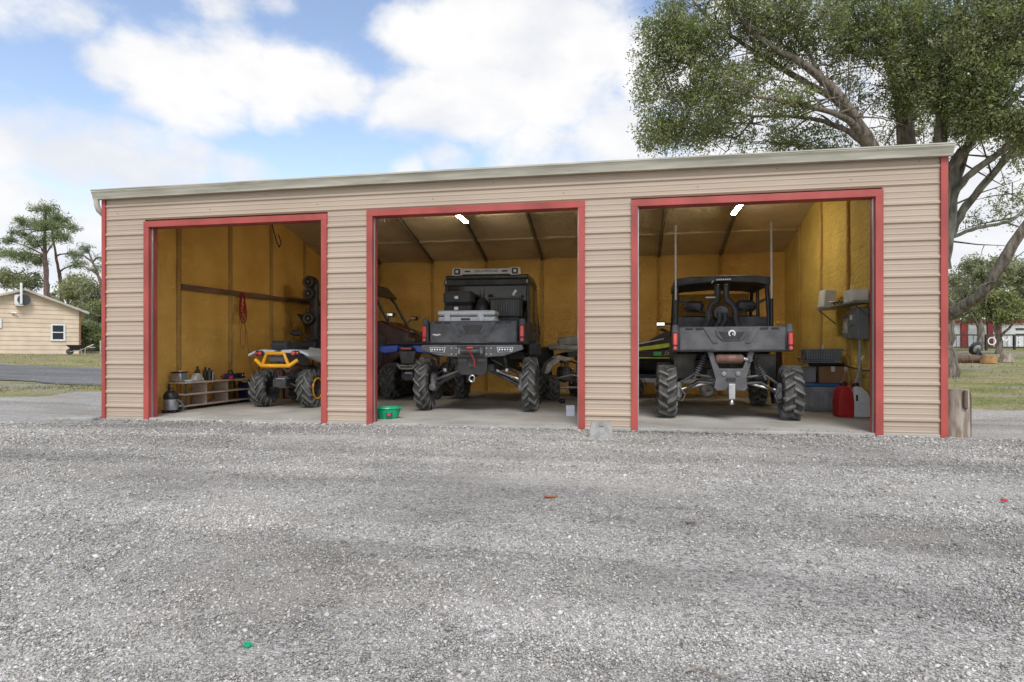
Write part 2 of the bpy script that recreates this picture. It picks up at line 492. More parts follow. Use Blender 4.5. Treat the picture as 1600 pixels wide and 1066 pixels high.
def strip(name, u0, u1, du, rows, fx, m, lift):
    "sheet whose rows run between two wandering edges"
    n = int((u1 - u0) / du)
    us = [u0 + (u1 - u0) * i / n for i in range(n + 1)]
    vs, fs = [], []
    for u in us:
        for t in rows:
            x, y = fx(u, t)
            vs.append((x, y, height(x, y) + bumps(x, y) + lift))
    k = len(rows)
    fs = [(i * k + j, (i + 1) * k + j, (i + 1) * k + j + 1, i * k + j + 1) for i in range(n) for j in range(k - 1)]
    return vs, fs
rowsA = [1 - (1 - i / 60.0) ** 1.0 for i in range(61)]
yard = MB()
def yl(u, t):   # left of the garage
    xl = -5.0 + .8 * fbm(u, 0, 4.4, .9, 4)
    if u < 0: xl -= (-u) * 1.5
    return (xl + (0.18 - xl) * t, u)
v_, f_ = strip('', -22, 7.2, .3, [i / 30 for i in range(31)], yl, None, .004); yard.add(v_, f_)
def ym(u, t): return (0.18 + (12.02 - .18) * t, u)
v_, f_ = strip('', -22, .06, .2, [i / 60 for i in range(61)], ym, None, .004); yard.add(v_, f_)
def yr(u, t):
    ye = 4.2 + 1.1 * fbm(u, 1.0, 7.7, .8, 4)
    return (u, -22 + (ye + 22) * t)
v_, f_ = strip('', 12.02, 34, .3, [i / 80 for i in range(81)], yr, None, .004); yard.add(v_, f_)
structure(yard.build('gravel_yard', 'gravel', smooth=True))
def rd(u, t):
    lo = 6.6 + .9 * fbm(u, 0, 1.1, .7, 4) - max(0, -u - 8) * .04; hi = 14.0 + 1.2 * fbm(u, 0, 8.1, .5, 4)
    return (u, lo + (hi - lo) * t)
road = MB(); v_, f_ = strip('', -75, -.4, .6, [i / 12 for i in range(13)], rd, None, .010); road.add(v_, f_)
structure(road.build('gravel_road', 'road_gravel', smooth=True))

# loose stones on the yard, thick near the camera
mat('stone_grey', (.43, .407, .368), .85, c2=(.3, .282, .254), vscale=30, spec=.3)
mat('stone_pale', (.62, .592, .545), .8, c2=(.48, .457, .42), vscale=30, spec=.3)
mat('stone_dark', (.27, .256, .236), .85, c2=(.17, .162, .15), vscale=30, spec=.3)
for q in ('stone_grey', 'stone_pale', 'stone_dark'): add_track(q)
def stone_bases(octa):
    out = []
    for k in range(6):
        r = random.Random(k)
        bm = bmesh.new()
        if octa:
            vs = [bm.verts.new(p) for p in ((1, 0, 0), (-1, 0, 0), (0, 1, 0), (0, -1, 0), (0, 0, 1), (0, 0, -1))]
            for a, b, c in ((0, 2, 4), (2, 1, 4), (1, 3, 4), (3, 0, 4), (2, 0, 5), (1, 2, 5), (3, 1, 5), (0, 3, 5)): bm.faces.new((vs[a], vs[b], vs[c]))
        else:
            bmesh.ops.create_icosphere(bm, subdivisions=1, radius=1)
        bm.verts.index_update()
        vv = []
        for v in bm.verts:
            q = v.co * (1 + r.uniform(-.35, .3)); vv.append((q.x * 1.15, q.y * .85, q.z * .62))
        out.append((np.array(vv, dtype=np.float32), np.array([[v.index for v in f.verts] for f in bm.faces], dtype=np.int32)))
        bm.free()
    return out
def stones(name, pts, radius, octa, mlist, wts, label):
    bases = stone_bases(octa)
    pts = np.array(pts, dtype=np.float32); n = len(pts)
    V, Fc, MI = [], [], []; off = 0
    for k, (b, f) in enumerate(bases):
        p = pts[k::6]; m = len(p)
        if not m: continue
        s = radius(p) * rng.lognormal(-.05, .38, m)
        a = rng.uniform(0, 2 * PI, m); c, sn = np.cos(a), np.sin(a); t = rng.uniform(-.4, .4, m)
        X = b[None, :, 0] * s[:, None]; Y = b[None, :, 1] * s[:, None]; Z = b[None, :, 2] * s[:, None] + X * t[:, None]
        q = np.stack([X * c[:, None] - Y * sn[:, None] + p[:, 0:1], X * sn[:, None] + Y * c[:, None] + p[:, 1:2], Z + p[:, 2:3] + s[:, None] * .22], -1)
        V.append(q.reshape(-1, 3)); Fc.append((f[None] + (np.arange(m) * len(b))[:, None, None]).reshape(-1, 3) + off); off += m * len(b)
        MI.append(np.repeat(rng.choice(len(mlist), m, p=wts), len(f)))
    V = np.concatenate(V).astype(np.float32); Fc = np.concatenate(Fc).astype(np.int32); MI = np.concatenate(MI).astype(np.int32)
    me = bpy.data.meshes.new(name)
    me.vertices.add(len(V)); me.vertices.foreach_set('co', V.ravel())
    me.loops.add(Fc.size); me.loops.foreach_set('vertex_index', Fc.ravel())
    me.polygons.add(len(Fc)); me.polygons.foreach_set('loop_start', np.arange(0, Fc.size, 3, dtype=np.int32))
    me.polygons.foreach_set('material_index', MI)
    me.update(calc_edges=True)
    for mm in mlist: me.materials.append(MATS[mm])
    o = bpy.data.objects.new(name, me); col.objects.link(o)
    o['kind'] = 'stuff'; o['label'] = label; o['category'] = 'gravel'
    return o
def pick_stones(n, d0, d1, pw):
    out = []
    c, s = math.cos(YAW), math.sin(YAW)
    while len(out) < n:
        d = d0 * (d1 / d0) ** (random.random() ** pw)
        w = random.uniform(-.93, .93)
        x = CAM[0] + c * w * d - s * d; y = CAM[1] + s * w * d + c * d
        if y > -.05: continue
        k = fbm(x * .55, y, 5.0, .9, 3)
        if k < .25 + random.uniform(-.5, .6): out.append((x, y, height(x, y) + bumps(x, y) + .004))
    return out
MIX = (.54, .24, .22)
stones('loose_gravel', pick_stones(110000, 1.75, 4.3, .95), lambda p: .0034 + .0005 * np.hypot(p[:, 0] - CAM[0], p[:, 1] - CAM[1]), True, ['stone_grey', 'stone_pale', 'stone_dark'], MIX, 'pale and grey limestone gravel strewn over the open foreground')
stones('loose_gravel', pick_stones(95000, 4.2, 9.6, .75), lambda p: .0026 + .0007 * np.hypot(p[:, 0] - CAM[0], p[:, 1] - CAM[1]), True, ['stone_grey', 'stone_pale', 'stone_dark'], MIX, 'finer grey gravel strewn up to the garage doorways')

# ================================================================== the garage
W, D, SLAB = 12.19, 7.62, 0.045
RIDGE = 4.52
mat('siding_tan', (.435, .345, .264), .42, var=.05, vscale=1.6, stretch=(.25, 1, 1.5), spec=.4, bump=.02, bscale=8)
mat('trim_red', (.375, .07, .058), .45, var=.13, vscale=2.2, vdetail=9, spec=.4, stretch=(1, 1, .6))
mat('gutter_white', (.5, .475, .395), .5, c2=(.29, .275, .215), vscale=3.5, stretch=(.35, 1, 3), vdetail=8, spec=.4, lo=.3, hi=.62)
mat('roof_metal', (.6, .6, .58), .4, metal=.3, var=.08)
mat('concrete', (.44, .425, .39), .8, c2=(.29, .275, .245), vscale=1.1, vdetail=9, bump=.06, bscale=40, spec=.3)
mat('galv_steel', (.5, .51, .52), .4, metal=.8, var=.1)
def mat_foam(name, a, b_):
    m = mat(name, a, .75, c2=b_, vscale=1.4, vdetail=6, spec=.3, world_co=True, lo=.3, hi=.7)
    nt = m.node_tree; N, L = nt.nodes, nt.links; b = N['Principled BSDF']
    g = N.new('ShaderNodeNewGeometry')
    n1 = N.new('ShaderNodeTexNoise'); n1.inputs['Scale'].default_value = 9; n1.inputs['Detail'].default_value = 5; n1.inputs['Distortion'].default_value = 1.2
    L.new(g.outputs['Position'], n1.inputs['Vector'])
    mp = N.new('ShaderNodeMapping'); mp.inputs['Scale'].default_value = (1, 1, 4.4); L.new(g.outputs['Position'], mp.inputs['Vector'])
    w = N.new('ShaderNodeTexWave'); w.bands_direction = 'Z'; w.inputs['Scale'].default_value = .34; w.inputs['Distortion'].default_value = 9; w.inputs['Detail'].default_value = 3
    w.inputs['Detail Scale'].default_value = .6
    L.new(mp.outputs[0], w.inputs['Vector'])
    pw = N.new('ShaderNodeMath'); pw.operation = 'POWER'; L.new(w.outputs['Fac'], pw.inputs[0]); pw.inputs[1].default_value = 8
    ad = N.new('ShaderNodeMath'); ad.operation = 'MULTIPLY_ADD'; L.new(pw.outputs[0], ad.inputs[0]); ad.inputs[1].default_value = -.1; L.new(n1.outputs['Fac'], ad.inputs[2])
    bp = N.new('ShaderNodeBump'); bp.inputs['Strength'].default_value = .85; bp.inputs['Distance'].default_value = .05
    L.new(ad.outputs[0], bp.inputs['Height']); L.new(bp.outputs[0], b.inputs['Normal'])
mat_foam('foam', (.76, .49, .15), (.6, .36, .1))
mat_foam('foam_rib', (.56, .35, .11), (.42, .25, .075))
mat_foam('foam_ceiling', (.76, .6, .36), (.6, .46, .26))
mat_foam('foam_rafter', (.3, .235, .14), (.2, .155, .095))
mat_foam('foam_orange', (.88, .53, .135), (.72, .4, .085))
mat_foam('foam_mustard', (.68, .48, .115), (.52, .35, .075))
mat('foam_dark', (.07, .05, .025), .8, var=.2)

garage = thing('metal_garage', 'tan metal three bay garage with red trim and open doorways', 'garage', (0, 0, 0))

def siding_profile(z0, z1):
    p = [(z0, 0.0)]
    k0 = int(math.floor(z0 / .2286)) - 1
    for k in range(k0, k0 + 30):
        zr = k * .2286 - .008
        for dz, d in ((-.030, 0), (-.013, .019), (.013, .019), (.030, 0), (.064, 0), (.070, .0045), (.082, .0045), (.088, 0), (.140, 0), (.146, .0045), (.158, .0045), (.164, 0)):
            z = zr + dz
            if z0 + .001 < z < z1 - .001: p.append((z, d))
    p.append((z1, 0.0))
    return p
def siding(x0, x1, z0, z1, ybase, parent, rot=None, name='siding_panel', m='siding_tan'):
    pr = siding_profile(z0, z1)
    mb = MB()
    n = len(pr)
    vs = [(x0, ybase - d, z) for z, d in pr] + [(x1, ybase - d, z) for z, d in pr]
    fs = [(i, n + i, n + i + 1, i + 1) for i in range(n - 1)]
    bk = len(vs)
    vs += [(x0, ybase + .012, z0), (x0, ybase + .012, z1), (x1, ybase + .012, z0), (x1, ybase + .012, z1)]
    fs += [(bk, bk + 1, bk + 3, bk + 2), tuple([bk] + list(range(n)) + [bk + 1]), tuple([bk + 2] + list(range(n, 2 * n)) + [bk + 3]), (0, n, bk + 2, bk), (n - 1, 2 * n - 1, bk + 3, bk + 1)]
    mb.add(vs, fs, rot)
    return mb.build(name, m, parent)
DOORS = [(.747, 3.863, 3.15), (4.493, 7.696, 3.175), (8.321, 11.472, 3.155)]     # outer edges of the red trim, and its top
TW = .092
piers = [(.045, DOORS[0][0]), (DOORS[0][1], DOORS[1][0]), (DOORS[1][1], DOORS[2][0]), (DOORS[2][1], W - .06)]
SHEETS = [(.004, .806), (.806, 1.720), (1.720, 2.635), (2.635, 3.09)]
for (a, b) in piers:
    for (z0, z1) in SHEETS: siding(a, b, z0, z1 - .001, 0, garage)
for i, (a, b) in enumerate(piers):                      # beside the headers
    siding(a, b, 3.09, 3.1799, 0, garage)
for (a, b) in ((.045, 4.1), (4.1005, 8.1), (8.1005, W - .06)):
    siding(a, b, 3.18, 3.56, 0, garage)
for (a, b, zt) in DOORS:
    t = .03
    # jambs: an L of face plate and reveal
    for x, s in ((a, 1), (b, -1)):
        mb = MB(); xo = x + s * TW
        mb.b2((min(x, xo), -.034, -.01), (max(x, xo), .02, zt - TW)); mb.b2((min(xo, xo - s * .03), .02, -.01), (max(xo, xo - s * .03), .16, zt - TW))
        mb.build('door_jamb', 'trim_red', garage, bevel=.003)
        MB().b2((min(xo + s * .012, xo + s * .001), .03, SLAB), (max(xo + s * .012, xo + s * .001), .055, zt - TW)).build('track_edge', 'galv_steel', garage)
    mb = MB().b2((a, -.036, zt - TW), (b, .02, zt)); mb.b2((a + TW, .02, zt - TW), (b - TW, .16, zt - TW + .03))
    mb.build('door_header', 'trim_red', garage, bevel=.003)
for x0, x1 in ((-.018, .045), (W - .06, W + .022)):
    MB().b2((x0, -.036, -.02), (x1, .07, 3.53)).build('corner_trim', 'trim_red', garage, bevel=.004)
# other outside walls
Rz = lambda ang, loc: Matrix.Translation(loc) @ Matrix.Rotation(ang, 4, 'Z')
for (z0, z1) in ((.004, .914), (.915, 1.829), (1.83, 2.743), (2.744, 3.56)):
    siding(0.07, D, z0, z1, 0, garage, Rz(R(-90), (0, D + .035, 0)) )
    siding(0.07, D, z0, z1, 0, garage, Rz(R(90), (W, -.035 + .0, 0)))
    siding(0.0, W, z0, z1, 0, garage, Rz(R(180), (W, D + .03, 0)))
for x in (0.0, W):                                       # gable triangles
    MB().prism([(0.0, 3.565), (D, 3.565), (D / 2, RIDGE + .08)], .02, 'YZ', x - .01).build('gable_panel', 'siding_tan', garage)
# roof, gutter, downspout
for y0, z0, y1, z1 in ((-.02, 3.60, D / 2, RIDGE + .13), (D + .12, 3.59, D / 2 + .002, RIDGE + .13)):
    mb = MB(); n = 41
    for i in range(n):
        xa = -.1 + (W + .2) * i / n; xb = -.1 + (W + .2) * (i + 1) / n - .001
        mb.add([(xa, y0, z0), (xb, y0, z0), (xb, y1, z1), (xa, y1, z1), (xa, y0, z0 + .02), (xb, y0, z0 + .02), (xb, y1, z1 + .02), (xa, y1, z1 + .02)],
               [(0, 1, 2, 3), (4, 7, 6, 5), (0, 4, 5, 1), (1, 5, 6, 2), (2, 6, 7, 3), (3, 7, 4, 0)])
        mb.box(((xa), (y0 + y1) / 2, (z0 + z1) / 2 + .03), (.04, abs(y1 - y0) * 1.03, .02), (math.atan2(z1 - z0, y1 - y0) if y1 > y0 else -math.atan2(z1 - z0, y0 - y1), 0, 0))
    mb.build('roof_slope', 'roof_metal', garage)
gp = [(-.02, 3.655), (-.135, 3.66), (-.135, 3.63), (-.118, 3.6), (-.10, 3.545), (-.095, 3.52), (-.03, 3.52), (-.022, 3.53)]
mb = MB()
xs_ = [-.12, 1.5, 3, 4.5, 6.1, 7.6, 9.2, 10.7, W + .05]
bow = lambda x: .02 * math.sin(PI * max(0, min(1, x / W)))
n = len(gp)
vs = [(x, y, z + bow(x)) for x in xs_ for y, z in gp]
fs = [(i * n + j, (i + 1) * n + j, (i + 1) * n + (j + 1) % n, i * n + (j + 1) % n) for i in range(len(xs_) - 1) for j in range(n)]
fs += [tuple(range(n)), tuple(range((len(xs_) - 1) * n, len(xs_) * n))[::-1]]
gut = mb.add(vs, fs).build('gutter', 'gutter_white', garage)
MB().b2((-.125, -.142, 3.653), (W + .055, -.128, 3.668)).build('rolled_lip', 'gutter_white', gut)
MB().tube([(-.075, -.07, 3.525), (-.075, -.065, 3.44), (-.072, -.03, 3.36), (-.05, .05, 3.29), (-.05, .09, 3.2), (-.05, .1, 1.2), (-.05, .1, .1)], .042, 12).build('downspout', 'gutter_white', garage, smooth=True)
for k, x in enumerate([.25, 1.0, 1.9, 2.85, 3.7, 4.6, 5.5, 6.4, 7.4, 8.3, 9.2, 10.2, 11.1, 11.9]):
    for z in (3.30, 3.49):
        MB().lathe([(.001, -.006), (.006, -.005), (.007, 0)], (x, -.0, z), 'Y', 6).build('screw', 'foam_dark', garage) if k % 2 == (z > 3.4) else None

# slab
sl = MB(); sl.b2((.05, -.02, -.2), (W - .05, D - .02, SLAB))
structure(sl.build('concrete_slab', 'concrete', bevel=.008))

# inside: sprayed foam between the frames
IX0, IX1, IY1 = .11, W - .11, D - .1
def foam_sheet(name, fn, nu, nv, amp, parent, m='foam', seed=0.0, nrm=(1, 0, 0)):
    vs, fs = [], []
    nr = Vector(nrm)
    for i in range(nu + 1):
        for j in range(nv + 1):
            p = Vector(fn(i / nu, j / nv))
            e = 1.0 if (0 < i < nu and 0 < j < nv) else 0.0
            a = amp * (fbm(p.x * 1.6 + seed, p.y * 1.6, p.z * 1.6, 1.0, 3) + .5 * mnoise.noise(Vector((p.x * 6, p.y * 6, p.z * 9))))
            vs.append(p + nr * a * e)
    k = nv + 1
    fs = [(i * k + j, (i + 1) * k + j, (i + 1) * k + j + 1, i * k + j + 1) for i in range(nu) for j in range(nv)]
    mb = MB(); mb.v = vs; mb.f = fs
    return mb.build(name, m, parent, smooth=True)
bays = [.02, 1.524, 3.048, 4.572, 6.096, IY1]
ceil_z = lambda y: 3.52 + (RIDGE - 3.52) * (1 - abs(y - D / 2) / (D / 2))
for xw, s in ((IX0, 1), (IX1, -1)):
    for a, b in zip(bays[:-1], bays[1:]):
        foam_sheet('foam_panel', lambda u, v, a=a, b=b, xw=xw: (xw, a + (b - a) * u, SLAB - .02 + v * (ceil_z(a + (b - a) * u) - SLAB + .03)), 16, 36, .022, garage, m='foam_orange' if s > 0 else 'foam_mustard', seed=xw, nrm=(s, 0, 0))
    for y in bays[1:-1]:
        MB().cbox((xw + s * .015, y, SLAB + (ceil_z(y) - SLAB) / 2), (.07, .075, ceil_z(y) - SLAB), .018).build('foam_rib', 'foam_rib', garage, smooth=True)
        MB().b2((xw + s * .0, y + .042, SLAB), (xw + s * .028, y + .06, ceil_z(y))).build('rib_gap', 'foam_dark', garage)
bx = [IX0] + [IX0 + .02 + 1.49 * i for i in range(1, 8)] + [IX1]
for a, b in zip(bx[:-1], bx[1:]):
    foam_sheet('foam_panel', lambda u, v, a=a, b=b: (a + (b - a) * u, IY1, SLAB - .02 + v * (3.62 - SLAB)), 14, 30, .022, garage, nrm=(0, -1, 0))
    for (y0, y1) in ((.06, D / 2), (D / 2, IY1 + .04)):
        for k in range(3):
            q0, q1 = y0 + (y1 - y0) * k / 3, y0 + (y1 - y0) * (k + 1) / 3
            foam_sheet('ceiling_foam', lambda u, v, a=a, b=b, q0=q0, q1=q1: (a + (b - a) * u, q0 + (q1 - q0) * v, ceil_z(q0 + (q1 - q0) * v)), 12, 10, .02, garage, m='foam_ceiling', nrm=(0, 0, -1))
foam_front = MB().b2((IX0, .14, 3.2), (IX1, .2, 3.56)).build('header_foam', 'foam', garage)
for x in bx[1:-1]:
    MB().cbox((x, IY1 - .02, 1.8), (.07, .07, 3.5), .018).build('foam_rib', 'foam_rib', garage, smooth=True)
    mb = MB()
    for (y0, y1) in ((.2, D / 2), (D / 2, IY1 - .02)):
        L_ = math.hypot(y1 - y0, ceil_z(y1) - ceil_z(y0))
        mb.cbox((x, (y0 + y1) / 2, (ceil_z(y0) + ceil_z(y1)) / 2 - .03), (.06, L_, .09), .018, (math.atan2(ceil_z(y1) - ceil_z(y0), y1 - y0), 0, 0))
    mb.build('rafter', 'foam_rafter', garage, smooth=True)
    MB().box((x + .036, (D / 2 + IY1) / 2, (ceil_z(D / 2) + ceil_z(IY1)) / 2 - .02), (.012, 3.7, .07), (math.atan2(ceil_z(IY1) - ceil_z(D / 2), IY1 - D / 2), 0, 0)).build('rafter_gap', 'foam_dark', garage)
for y in (D / 2 + 1.25, D / 2 + 2.5):
    MB().cbox(((IX0 + IX1) / 2, y, ceil_z(y) - .0), (IX1 - IX0, .1, .06), .02, (-.25, 0, 0)).build('purlin', 'foam_ceiling', garage, smooth=True)
# inner faces of the front piers
for (a, b) in piers:
    MB().b2((a + .1 if a > .5 else IX0, .025, SLAB), (b - .1, .10, 3.3)).build('pier_lining', 'foam', garage)

sp_ = []
for (a, b, _) in DOORS:
    for k in range(90):
        sp_.append((random.uniform(a + .12, b - .12), -.01 + abs(random.gauss(0, .13)), SLAB + .001))
stones('spilled_gravel', sp_, lambda p: np.full(len(p), .0075), False, ['stone_grey', 'stone_pale', 'stone_dark'], MIX, 'stray gravel kicked onto the front edge of the slab')
bk = [(random.uniform(-.1, W + .1), -.05 - abs(random.gauss(0, .05)), .004 + random.uniform(0, .012)) for k in range(2600)]
stones('banked_gravel', bk, lambda p: np.full(len(p), .0115), False, ['stone_grey', 'stone_pale', 'stone_dark'], MIX, 'coarser gravel banked along the foot of the garage front')
# ================================================================== vehicles
mat('black_plastic', (.055, .055, .058), .5, c2=(.032, .032, .034), vscale=5, bump=.05, bscale=220, spec=.5)
mat('black_body', (.03, .03, .033), .32, var=.15, spec=.5)
mat('grey_plastic', (.12, .12, .125), .5, c2=(.075, .075, .08), vscale=6, bump=.04, bscale=200)
mat('rubber', (.115, .112, .106), .8, c2=(.05, .048, .046), vscale=9, vdetail=7, spec=.3, bump=.08, bscale=80)
mat('lug_rubber', (.19, .185, .175), .75, c2=(.1, .097, .09), vscale=7, vdetail=7, spec=.35)
mat('tinted_glass', (.012, .012, .013), .12, var=.05, alpha=.86, spec=.5)
mat('frame_steel', (.09, .088, .085), .5, metal=.3, c2=(.045, .044, .042), vscale=10)
mat('bright_steel', (.55, .55, .56), .32, metal=.9, var=.12)
mat('cast_alloy', (.3, .3, .3), .5, metal=.5, c2=(.16, .155, .15), vscale=12)
mat('rusty_exhaust', (.22, .12, .085), .65, metal=.3, c2=(.11, .07, .055), vscale=9)
mat('red_lens', (.7, .075, .075), .18, var=.1, spec=.6)
mat('clear_lens', (.8, .82, .85), .12, var=.05)
mat('silver_paint', (.6, .61, .63), .4, metal=.15, var=.06)
mat('white_plastic', (.72, .73, .74), .4, var=.05)
mat('fender_grey', (.62, .66, .7), .35, var=.05)
mat('yellow_paint', (.9, .42, .02), .35, var=.08)
mat('blue_paint', (.035, .1, .62), .3, var=.12)
mat('maroon_body', (.07, .012, .016), .3, c2=(.03, .008, .01), vscale=4)
mat('dark_glass', (.02, .022, .024), .08, var=.05, alpha=.45, spec=.5)
mat('lime', (.62, .68, .06), .35, var=.08)
mat('green_sticker', (.1, .5, .14), .5, var=.05)
mat('muddy_white', (.56, .54, .49), .6, c2=(.33, .31, .27), vscale=7, vdetail=7)
mat('grey_foam_pad', (.44, .42, .39), .85, c2=(.31, .295, .275), vscale=8, bump=.2, bscale=40)
mat('red_rope', (.35, .03, .03), .8, var=.2)
mat('mirror_glass', (.75, .76, .78), .08, metal=.9, var=.04)

def tyre_mesh(r, w, nl, lug=.035, rim=.55, skew=.5, lw=.035, shoulder=.16):
    mb = MB()
    rb = r - lug
    prof = [(rim * r, -w * .42), (rim * r + .03, -w * .5), (r * .78, -w * .52), (rb * .95, -w * .5), (rb * .995, -w * .38), (rb, 0),
            (rb * .995, w * .38), (rb * .95, w * .5), (r * .78, w * .52), (rim * r + .03, w * .5), (rim * r, w * .42), (rim * r, -w * .42)]
    mb.lathe(prof, axis='X', n=30)
    lugs = MB()
    for k in range(nl):
        for sd in (-1, 1):
            th0 = 2 * PI * (k + (.5 if sd > 0 else 0)) / nl
            st = []
            for t, (xx, rr) in zip((0, .45, .9, 1.0), ((-.03, rb), (.26, rb), (.5, rb * .985), (.545, rb - shoulder * .55))):
                th = th0 + skew * t * w / r * 1.1
                st.append((sd * xx * w, rr, th))
            vs, fs = [], []
            for i, (x, rr, th) in enumerate(st):
                half = lw / r * .5
                top = lug if i < 3 else lug * .55
                for dth, dr in ((-half, -.012), (half, -.012), (half * .78, top), (-half * .78, top)):
                    rad = rr + dr
                    xo = x + (sd * .012 if (i == 3 and dr > 0) else 0)
                    vs.append((xo, rad * math.cos(th + dth), rad * math.sin(th + dth)))
            for i in range(3):
                for j in range(4):
                    fs.append((i * 4 + j, i * 4 + (j + 1) % 4, i * 4 + 4 + (j + 1) % 4, i * 4 + 4 + j))
            fs += [(0, 1, 2, 3), (15, 14, 13, 12)]
            lugs.add(vs, fs)
    return mb, lugs
def make_wheel(r, w, nl, parent, rim_m='frame_steel', ring=None, **k):
    tm, lm = tyre_mesh(r, w, nl, **k)
    t = tm.build('wheel', 'rubber', parent, smooth=True)
    lm.build('tread_lugs', 'lug_rubber', t)['kind'] = 'stuff'
    rm = k.get('rim', .55) * r
    mb = MB().lathe([(.02, w * .30), (rm * .35, w * .30), (rm * .42, w * .2), (rm * .8, w * .16), (rm * .93, w * .42), (rm * 1.06, w * .47), (rm * 1.06, w * .40), (rm * .9, w * .1), (rm * .9, -w * .4), (rm * 1.05, -w * .46), (rm * .86, -w * .42), (rm * .8, 0), (.02, 0)], axis='X', n=24)
    for j in range(8):
        a = 2 * PI * j / 8
        mb.box((w * .24, rm * .62 * math.cos(a), rm * .62 * math.sin(a)), (.03, rm * .5, rm * .13), (a, 0, 0))
    mb.build('rim', rim_m, t, smooth=True)
    if ring:
        MB().lathe([(rm * .98, w * .5), (rm * 1.0, w * .56), (rm * 1.14, w * .56), (rm * 1.16, w * .5)], axis='X', n=28).build('beadlock_ring', ring, t, smooth=True)
    return t
def put_wheels(src, parent, spots):
    first = True
    for (x, y, z, flip, toe) in spots:
        o = src if first else copy_tree(src, parent)
        first = False
        o.location = (x, y, z); o.rotation_euler = (random.uniform(0, .2), 0, (PI if flip else 0) + toe)

def shock(p0, p1, parent, r=.032, m='frame_steel', coil='grey_plastic', turns=9):
    p0, p1 = Vector(p0), Vector(p1); d = p1 - p0
    o = MB().tube([p0, p0 + d * .5], r * .55, 8).tube([p0 + d * .4, p1], r * .35, 8).build('shock_absorber', m, parent, smooth=True)
    q = d.to_track_quat('Z', 'Y').to_matrix()
    pts = []
    for i in range(turns * 8 + 1):
        a = 2 * PI * i / 8; h = .12 + .78 * i / (turns * 8)
        pts.append(p0 + q @ Vector((r * math.cos(a), r * math.sin(a), d.length * h)))
    MB().tube(pts, r * .2, 5).build('coil_spring', coil, o, smooth=True)
    return o

def tailgate(parent, w, h, y, zc, m='black_plastic', badge=None):
    "plastic tailgate facing -y, centred on x = 0"
    z0 = zc - h / 2
    gt = MB().cbox((0, y, zc), (w, .07, h), .018).build('tailgate', m, parent, bevel=0, smooth=True)
    yf = y - .035
    for s in (-1, 1):
        pl = [(s * .485 * w, z0 + .07 * h), (s * .155 * w, z0 + .07 * h), (s * .26 * w, z0 + .60 * h), (s * .32 * w, z0 + .72 * h), (s * .485 * w, z0 + .72 * h)]
        MB().prism(pl, -.014, 'XZ', yf).build('raised_panel', m, gt, bevel=.005)
        pl = [(s * .21 * w, z0 + .97 * h), (s * .27 * w, z0 + .97 * h), (s * .175 * w, z0 + .34 * h), (s * .125 * w, z0 + .34 * h)]
        MB().prism(pl, -.018, 'XZ', yf).build('diagonal_rib', m, gt, bevel=.005)
        for q in (.30, .40):
            MB().cbox((s * q * w, yf - .006, z0 + .92 * h), (.07 * w, .02, .07 * h), .006).build('grip_slot', 'black_body', gt)
    MB().prism([(-.15 * w, z0 + .86 * h), (.15 * w, z0 + .86 * h), (.135 * w, z0 + .62 * h), (.085 * w, z0 + .44 * h), (-.085 * w, z0 + .44 * h), (-.135 * w, z0 + .62 * h)], -.02, 'XZ', yf).build('handle_surround', m, gt, bevel=.006)
    MB().prism([(-.12 * w, z0 + .80 * h), (.12 * w, z0 + .80 * h), (.075 * w, z0 + .5 * h), (-.075 * w, z0 + .5 * h)], -.012, 'XZ', yf - .0205).build('latch_handle', 'black_body', gt, bevel=.005)
    return gt

def tail_light(parent, x, y, z, h, w=.075):
    o = MB().cbox((x, y, z), (w, .06, h), .015).build('tail_light', 'black_body', parent)
    MB().cbox((x, y - .02, z + h * .14), (w * .82, .05, h * .62), .014).build('red_lens', 'red_lens', o)
    MB().lathe([(.001, -.03), (w * .34, -.026), (w * .38, 0)], (x, y - .025, z - h * .32), 'Y', 14).build('reflector', 'red_lens', o, smooth=True)
    return o

def side_profile_body(parent, name, outline, half, m, bev=.02, off=0.0):
    return MB().prism(outline, half * 2, 'YZ', -half + off).build(name, m, parent, bevel=bev)

# ---------------------------------------------------------------- lifted utility vehicle with roof light bar (middle bay)
um = thing('utility_vehicle', 'black lifted utility vehicle with enclosed cab, rear winch bumper and silver roof bar', 'utility vehicle', (5.655, 2.15, SLAB), .045)
um.scale = (1, 1, .985)
TR, TW_ = .485, .215
wh = make_wheel(TR, TW_, 15, um, lug=.05, lw=.05, skew=.62, rim=.47)
put_wheels(wh, um, [(.95, 0, TR, False, 0), (-.95, 0, TR, True, 0), (.93, 3.0, TR, False, 0), (-.93, 3.0, TR, True, 0)])
MB().b2((-.34, -.3, .72), (.34, 3.3, .84)).b2((-.42, .4, .84), (.42, 3.2, 1.0)).b2((-.2, -.2, .84), (.2, .5, 1.2)).build('chassis', 'frame_steel', um)
MB().b2((-.72, 1.0, .92), (.72, 2.7, 1.06)).build('floor_pan', 'black_plastic', um)
